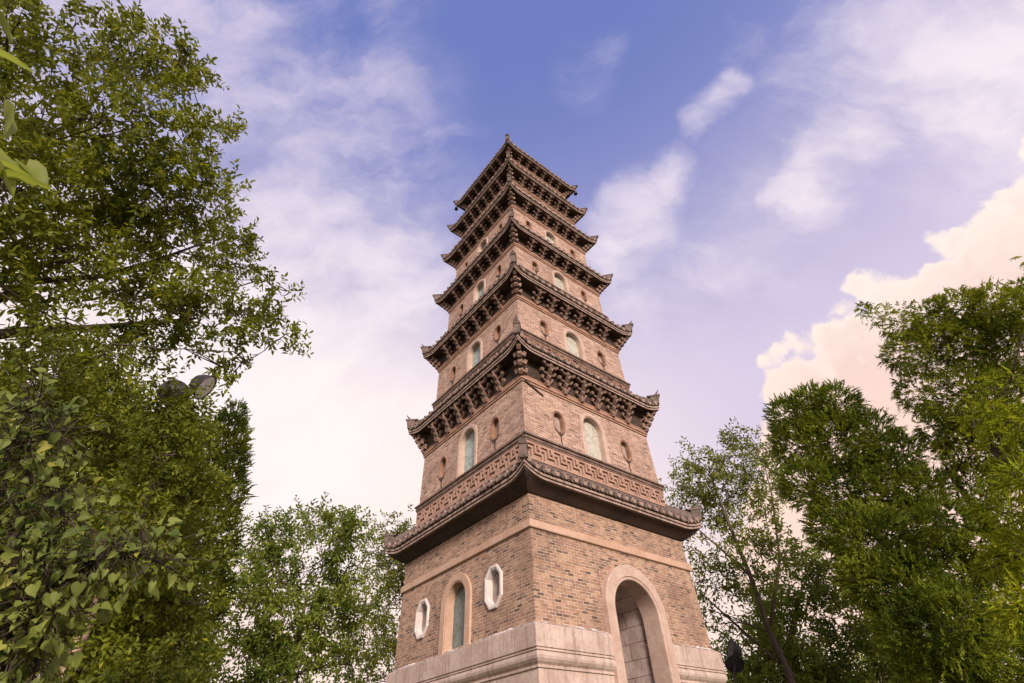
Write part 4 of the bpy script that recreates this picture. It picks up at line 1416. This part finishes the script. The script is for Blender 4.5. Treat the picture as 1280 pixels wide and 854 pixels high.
# ---- 7 big cypress right
lob = lobes_px([(988, 522, 27), (1015, 508, 26), (1045, 508, 28), (1000, 555, 34), (1045, 550, 42), (1085, 545, 32), (1118, 568, 30), (1010, 605, 32), (1060, 620, 50), (1110, 610, 46), (1150, 610, 28),
                (1045, 660, 34), (1090, 680, 50), (1140, 670, 48), (1180, 650, 28), (1085, 725, 34), (1130, 735, 50), (1180, 715, 46), (1140, 790, 44), (1190, 785, 56), (1235, 750, 46), (1185, 850, 52), (1245, 840, 62), (1295, 820, 60)], 14.5, 1.0)
b7 = foot(1222, 854, 15)
tree('cypress_tree', 'broad dark green cypress with bushy rounded top beside the pale cloud', b7, [b7, b7 + (0, 0, 3), b7 + (-0.3, 0, 5), b7 + (-0.5, 0, 6.6)], 0.26, 0.05, lob, LEAF['cypress'], MT['bark'], 0.30, 4.6, 0, 0, 0.21, 0.054, 0.026,
     conifer=11, gap=0.0, shell=0.5, upw=0.6, droop=0.25, cat='conifer', limb=0.2, spread=0.35)

# ---- 8 cypress upper right
lob = lobes_px([(1080, 388, 8), (1100, 396, 16), (1125, 402, 24), (1160, 398, 28), (1200, 388, 28), (1245, 385, 30), (1290, 385, 36), (1135, 440, 28), (1175, 440, 40), (1230, 435, 46), (1280, 440, 50), (1155, 490, 30), (1205, 500, 46), (1260, 500, 50),
                (1180, 540, 28), (1225, 560, 46), (1290, 560, 56), (1215, 610, 36), (1265, 640, 50), (1240, 690, 36)], 16, 1.0)
b8 = foot(1345, 800, 16.5)
tree('cypress_tree', 'tall green cypress with a level top at the upper right edge', b8, [b8, b8 + (0, 0, 4), b8 + (-0.2, 0, 5.5), b8 + (-0.3, 0, 7.4)], 0.26, 0.05, lob, LEAF['cypress_light'], MT['bark'], 0.33, 4.2, 0, 0, 0.22, 0.060, 0.029,
     conifer=11, gap=0.22, shell=0.5, upw=0.35, droop=0.5, cat='conifer', limb=0.2)

# ---- 9 lime green sprays at the right edge
lob = lobes_px([(1262, 480, 26), (1230, 520, 26), (1272, 530, 34), (1250, 560, 24), (1290, 600, 36), (1262, 640, 28), (1290, 690, 44), (1250, 705, 22), (1300, 760, 50), (1290, 318, 12)], 9.5, 0.5, 0.6)
b9 = foot(1400, 760, 9.8)
tree('feathery_tree', 'yellow-green feathery tree reaching in from the right edge', b9, [b9, b9 + (0, 0, 3), b9 + (0, 0, 4.5), b9 + (-0.1, 0, 5.6)], 0.16, 0.04, lob, LEAF['lime'], MT['bark'], 0.20, 3.4, 0, 0, 0.24, 0.050, 0.018,
     conifer=15, gap=0.2, shell=0.3, upw=0.1, droop=0.35, cat='conifer', limb=0.2)

# ---- 10 undergrowth trees, lower right
lob = lobes_px([(950, 760, 30), (990, 740, 34), (1030, 730, 30), (1060, 770, 40), (1000, 790, 45), (950, 820, 40), (1020, 840, 50), (1090, 830, 45), (910, 840, 24), (960, 880, 50), (1050, 890, 50), (1130, 860, 40), (1000, 700, 20), (1040, 700, 24), (1075, 740, 28), (1110, 790, 30), (975, 790, 30)], 22, 1.5)
b10 = foot(1010, 854, 22)
tree('broadleaf_tree', 'low bushy green tree filling the foot of the broad cypress at right', b10, [b10, b10 + (0, 0, 2), b10 + (-0.2, 0, 5), at(1000, 740, 22)[0]], 0.25, 0.06, lob, LEAF['far'], MT['bark_pale'], 0.55, 4.2, 4, 9, 0.55, 0.20, 0.085,
     gap=0.35, shell=0.3, limb=0.2, twig=0.012)
lob = lobes_px([(1060, 880, 70), (1160, 900, 80), (1260, 900, 80), (950, 900, 60), (860, 900, 60), (1100, 800, 40), (1180, 820, 40)], 30, 2.0)
b11 = foot(1130, 854, 31)
tree('broadleaf_tree', 'dark distant tree seen low through the right cypress stems', b11, [b11, b11 + (0, 0, 2), b11 + (-0.2, 0, 6)], 0.25, 0.08, lob, LEAF['far'], MT['bark_pale'], 0.8, 2.6, 4, 8, 0.8, 0.26, 0.11,
     gap=0.2, shell=0.3, limb=0.2, twig=0.014)

# ---- lamp post with two floodlights, left
pb = foot(75, 854, 6.2)
lp = empty('lamp_post', pb, 'tall brownish metal post with two round black floodlights among leaves', 'lamp post')
ptop = at(236, 500, 6.2)[0]
hgt = ptop[2]
m = MB()
m.lathe([(0.10, 0), (0.10, 0.02), (0.055, 0.05), (0.052, hgt * 0.55), (0.045, hgt * 0.56), (0.042, hgt - 0.02), (0.0, hgt)], (0, 0, 0), (0, 0, 1), 16)
m.build('pole', MT['post'], lp, smooth=True)
m = MB()
ca, cb = at(216, 500, 6.2)[0] - pb, at(243, 489, 6.2)[0] - pb
m.tube([ca, ca * 0.5 + cb * 0.5, cb], 0.022, 8)
m.build('crossarm', MT['iron'], lp)


def flood(parent, pos, axis, R, pname='floodlight', glass='lamp_glass'):
    axis = nrm(np.array(axis, float))
    h = MB()
    h.lathe([(0.0, -1.05 * R), (0.28 * R, -1.02 * R), (0.55 * R, -0.85 * R), (0.82 * R, -0.45 * R), (0.97 * R, 0.0), (1.04 * R, 0.02 * R), (1.04 * R, 0.1 * R), (0.95 * R, 0.1 * R), (0.93 * R, 0.04 * R)], pos, axis, 24)
    o = h.build(pname, MT['iron'], parent, smooth=True)
    l = MB()
    l.lathe([(0.93 * R, 0.045 * R), (0.6 * R, 0.075 * R), (0.0, 0.085 * R)], pos, axis, 24)
    l.build('lens', MT[glass], o, smooth=True)
    return o


v = at(256, 484, 6.2)[0] - pb
flood(lp, v, RT * 0.74 - UP * 0.42 - FW * 0.06, 0.165)
v = at(218, 492, 6.2)[0] - pb
flood(lp, v, -RT * 0.75 - UP * 0.30 + FW * 0.6, 0.165)

# ---- spotlights by the pagoda's right corner
sb = foot(917, 845, 18.5)
sp_ = empty('spotlight_stand', sb, 'black double spotlight on a thin stand at the pagoda right corner', 'spotlight')
v1, v2 = at(914, 812, 18.5)[0] - sb, at(918, 830, 18.5)[0] - sb
m = MB()
m.tube([(0, 0, 0), (0, 0, v2[2] - 0.3), v2 + (0.05, 0, 0.1)], 0.035, 8)
m.tube([v2, v1 + (0.1, 0, 0)], 0.03, 6)
m.build('pole', MT['iron'], sp_)
flood(sp_, v1, (-0.75, -0.1, 0.25), 0.26, 'spotlight', 'iron')
flood(sp_, v2, (-0.1, -0.6, -0.6), 0.26, 'spotlight', 'iron')


# ---- vines, left foreground
def vine(name, label, base, stems, n_extra, hd, L, mat, spread, group=None, dens=26):
    root = empty(name, base, label, 'vine', group)
    mb = MB()
    bp, bd, bn, bl = [], [], [], []
    for pts in stems:
        pp = [np.asarray(p) - base for p in pts]
        # smooth the stem
        fine = []
        for a, b in zip(pp[:-1], pp[1:]):
            for t in np.linspace(0, 1, 5, endpoint=False):
                fine.append(a + (b - a) * t + rng.normal(size=3) * 0.012)
        fine.append(pp[-1])
        mb.tube(fine, np.linspace(0.010, 0.004, len(fine)), 5)
        ln = sum(np.linalg.norm(b - a) for a, b in zip(pp[:-1], pp[1:]))
        for _ in range(int(ln * dens)):
            i = rng.integers(0, len(fine) - 1)
            p = fine[i] + (fine[i + 1] - fine[i]) * rng.random()
            d = nrm(rng.normal(size=3) + np.array([0, -0.3, -0.15]))
            q = p + d * rng.uniform(0.04, spread)
            mb.tube([p, (p + q) / 2 + (0, 0, 0.015), q], 0.0022, 4, cap=False)
            bp.append(q)
            bd.append(nrm(d * 0.6 + rng.normal(size=3) * 0.35 + np.array([0, 0, -0.55])))
            bn.append(nrm(rng.normal(size=3) * 0.55 + np.array([0.15, -0.75, 0.55])))
            bl.append(L * rng.uniform(0.4, 1.3))
    mb.build('stem', MT['bark'], root, smooth=True, fix=False)
    bl = np.array(bl)
    leaf_object('foliage', np.array(bp), np.array(bd), np.array(bn), bl, bl * rng.uniform(0.6, 1.0, len(bl)), rng.random(len(bl)), 'heart', mat, root)
    return root


def pxpath(pts, hd):
    return [at(x, y, h)[0] for x, y, h in pts]


vb = foot(20, 854, 3.4)
st = [[vb] + pxpath([(10, 854, 3.4), (15, 760, 3.3), (20, 680, 3.3), (30, 600, 3.3), (45, 520, 3.3), (35, 500, 3.3)], 0),
      [vb] + pxpath([(-20, 850, 3.4), (-20, 740, 3.4), (0, 640, 3.4), (10, 560, 3.3), (60, 545, 3.3), (85, 555, 3.3)], 0),
      [vb] + pxpath([(40, 850, 3.4), (60, 760, 3.3), (60, 690, 3.3), (75, 640, 3.3), (70, 590, 3.4)], 0),
      [vb] + pxpath([(20, 850, 3.5), (60, 760, 3.4), (105, 700, 3.3), (165, 690, 3.2), (205, 700, 3.2)], 0),
      [vb] + pxpath([(30, 800, 3.5), (80, 730, 3.4), (130, 695, 3.3), (185, 680, 3.3)], 0),
      [vb] + pxpath([(0, 840, 3.5), (10, 800, 3.4), (40, 790, 3.3), (50, 770, 3.3)], 0),
      [vb] + pxpath([(-30, 800, 3.5), (-10, 700, 3.5), (40, 650, 3.5), (110, 640, 3.5)], 0)]
vine('climbing_vine', 'climbing vine with big pale heart-shaped leaves at the lower left', vb, st, 0, 3.3, 0.056, LEAF['vine'], 0.27, dens=84)
vb2 = np.array([-2.3, 0.3, 0.0])
st = [[vb2, vb2 + (0, 0.05, 1.6)] + pxpath([(-120, 240, 1.9), (-60, 205, 1.75), (-15, 200, 1.7), (30, 215, 1.65)], 0),
      [vb2 + (0, 0.05, 1.5)] + pxpath([(-140, 90, 1.9), (-60, 40, 1.75), (0, 45, 1.65)], 0)]
root = empty('overhanging_vine', vb2, 'few large bright leaves close to the camera at the upper left edge', 'vine')
mb = MB()
for pts in st:
    pp = [np.asarray(p) - vb2 for p in pts]
    mb.tube(pp, np.linspace(0.009, 0.003, len(pp)), 6)
mb.build('stem', MT['bark_pale'], root, smooth=True, fix=False)
LP, LD, LN, LL = [], [], [], []
for (x0, y0), (x1, y1), s in (((-12, 222), (66, 224), 1.0), ((-30, 178), (34, 236), 1.0), ((2, 135), (24, 172), 0.6), ((-22, 62), (44, 80), 0.9), ((-10, 20), (26, 52), 0.7), ((-30, 196), (50, 214), 0.8), ((30, 205), (62, 236), 0.6)):
    a, b = at(x0, y0, 1.68)[0], at(x1, y1, 1.62)[0]
    LP.append(a - vb2)
    LD.append(b - a)
    LL.append(np.linalg.norm(b - a))
    LN.append(-FW * 0.45 + np.array([0.1, -0.3, 0.9]) + rng.normal(size=3) * 0.35)
LL = np.array(LL)
leaf_object('foliage', np.array(LP), np.array(LD), np.array(LN), LL, LL * 0.55, rng.random(len(LL)), 'heart', LEAF['near'], root)
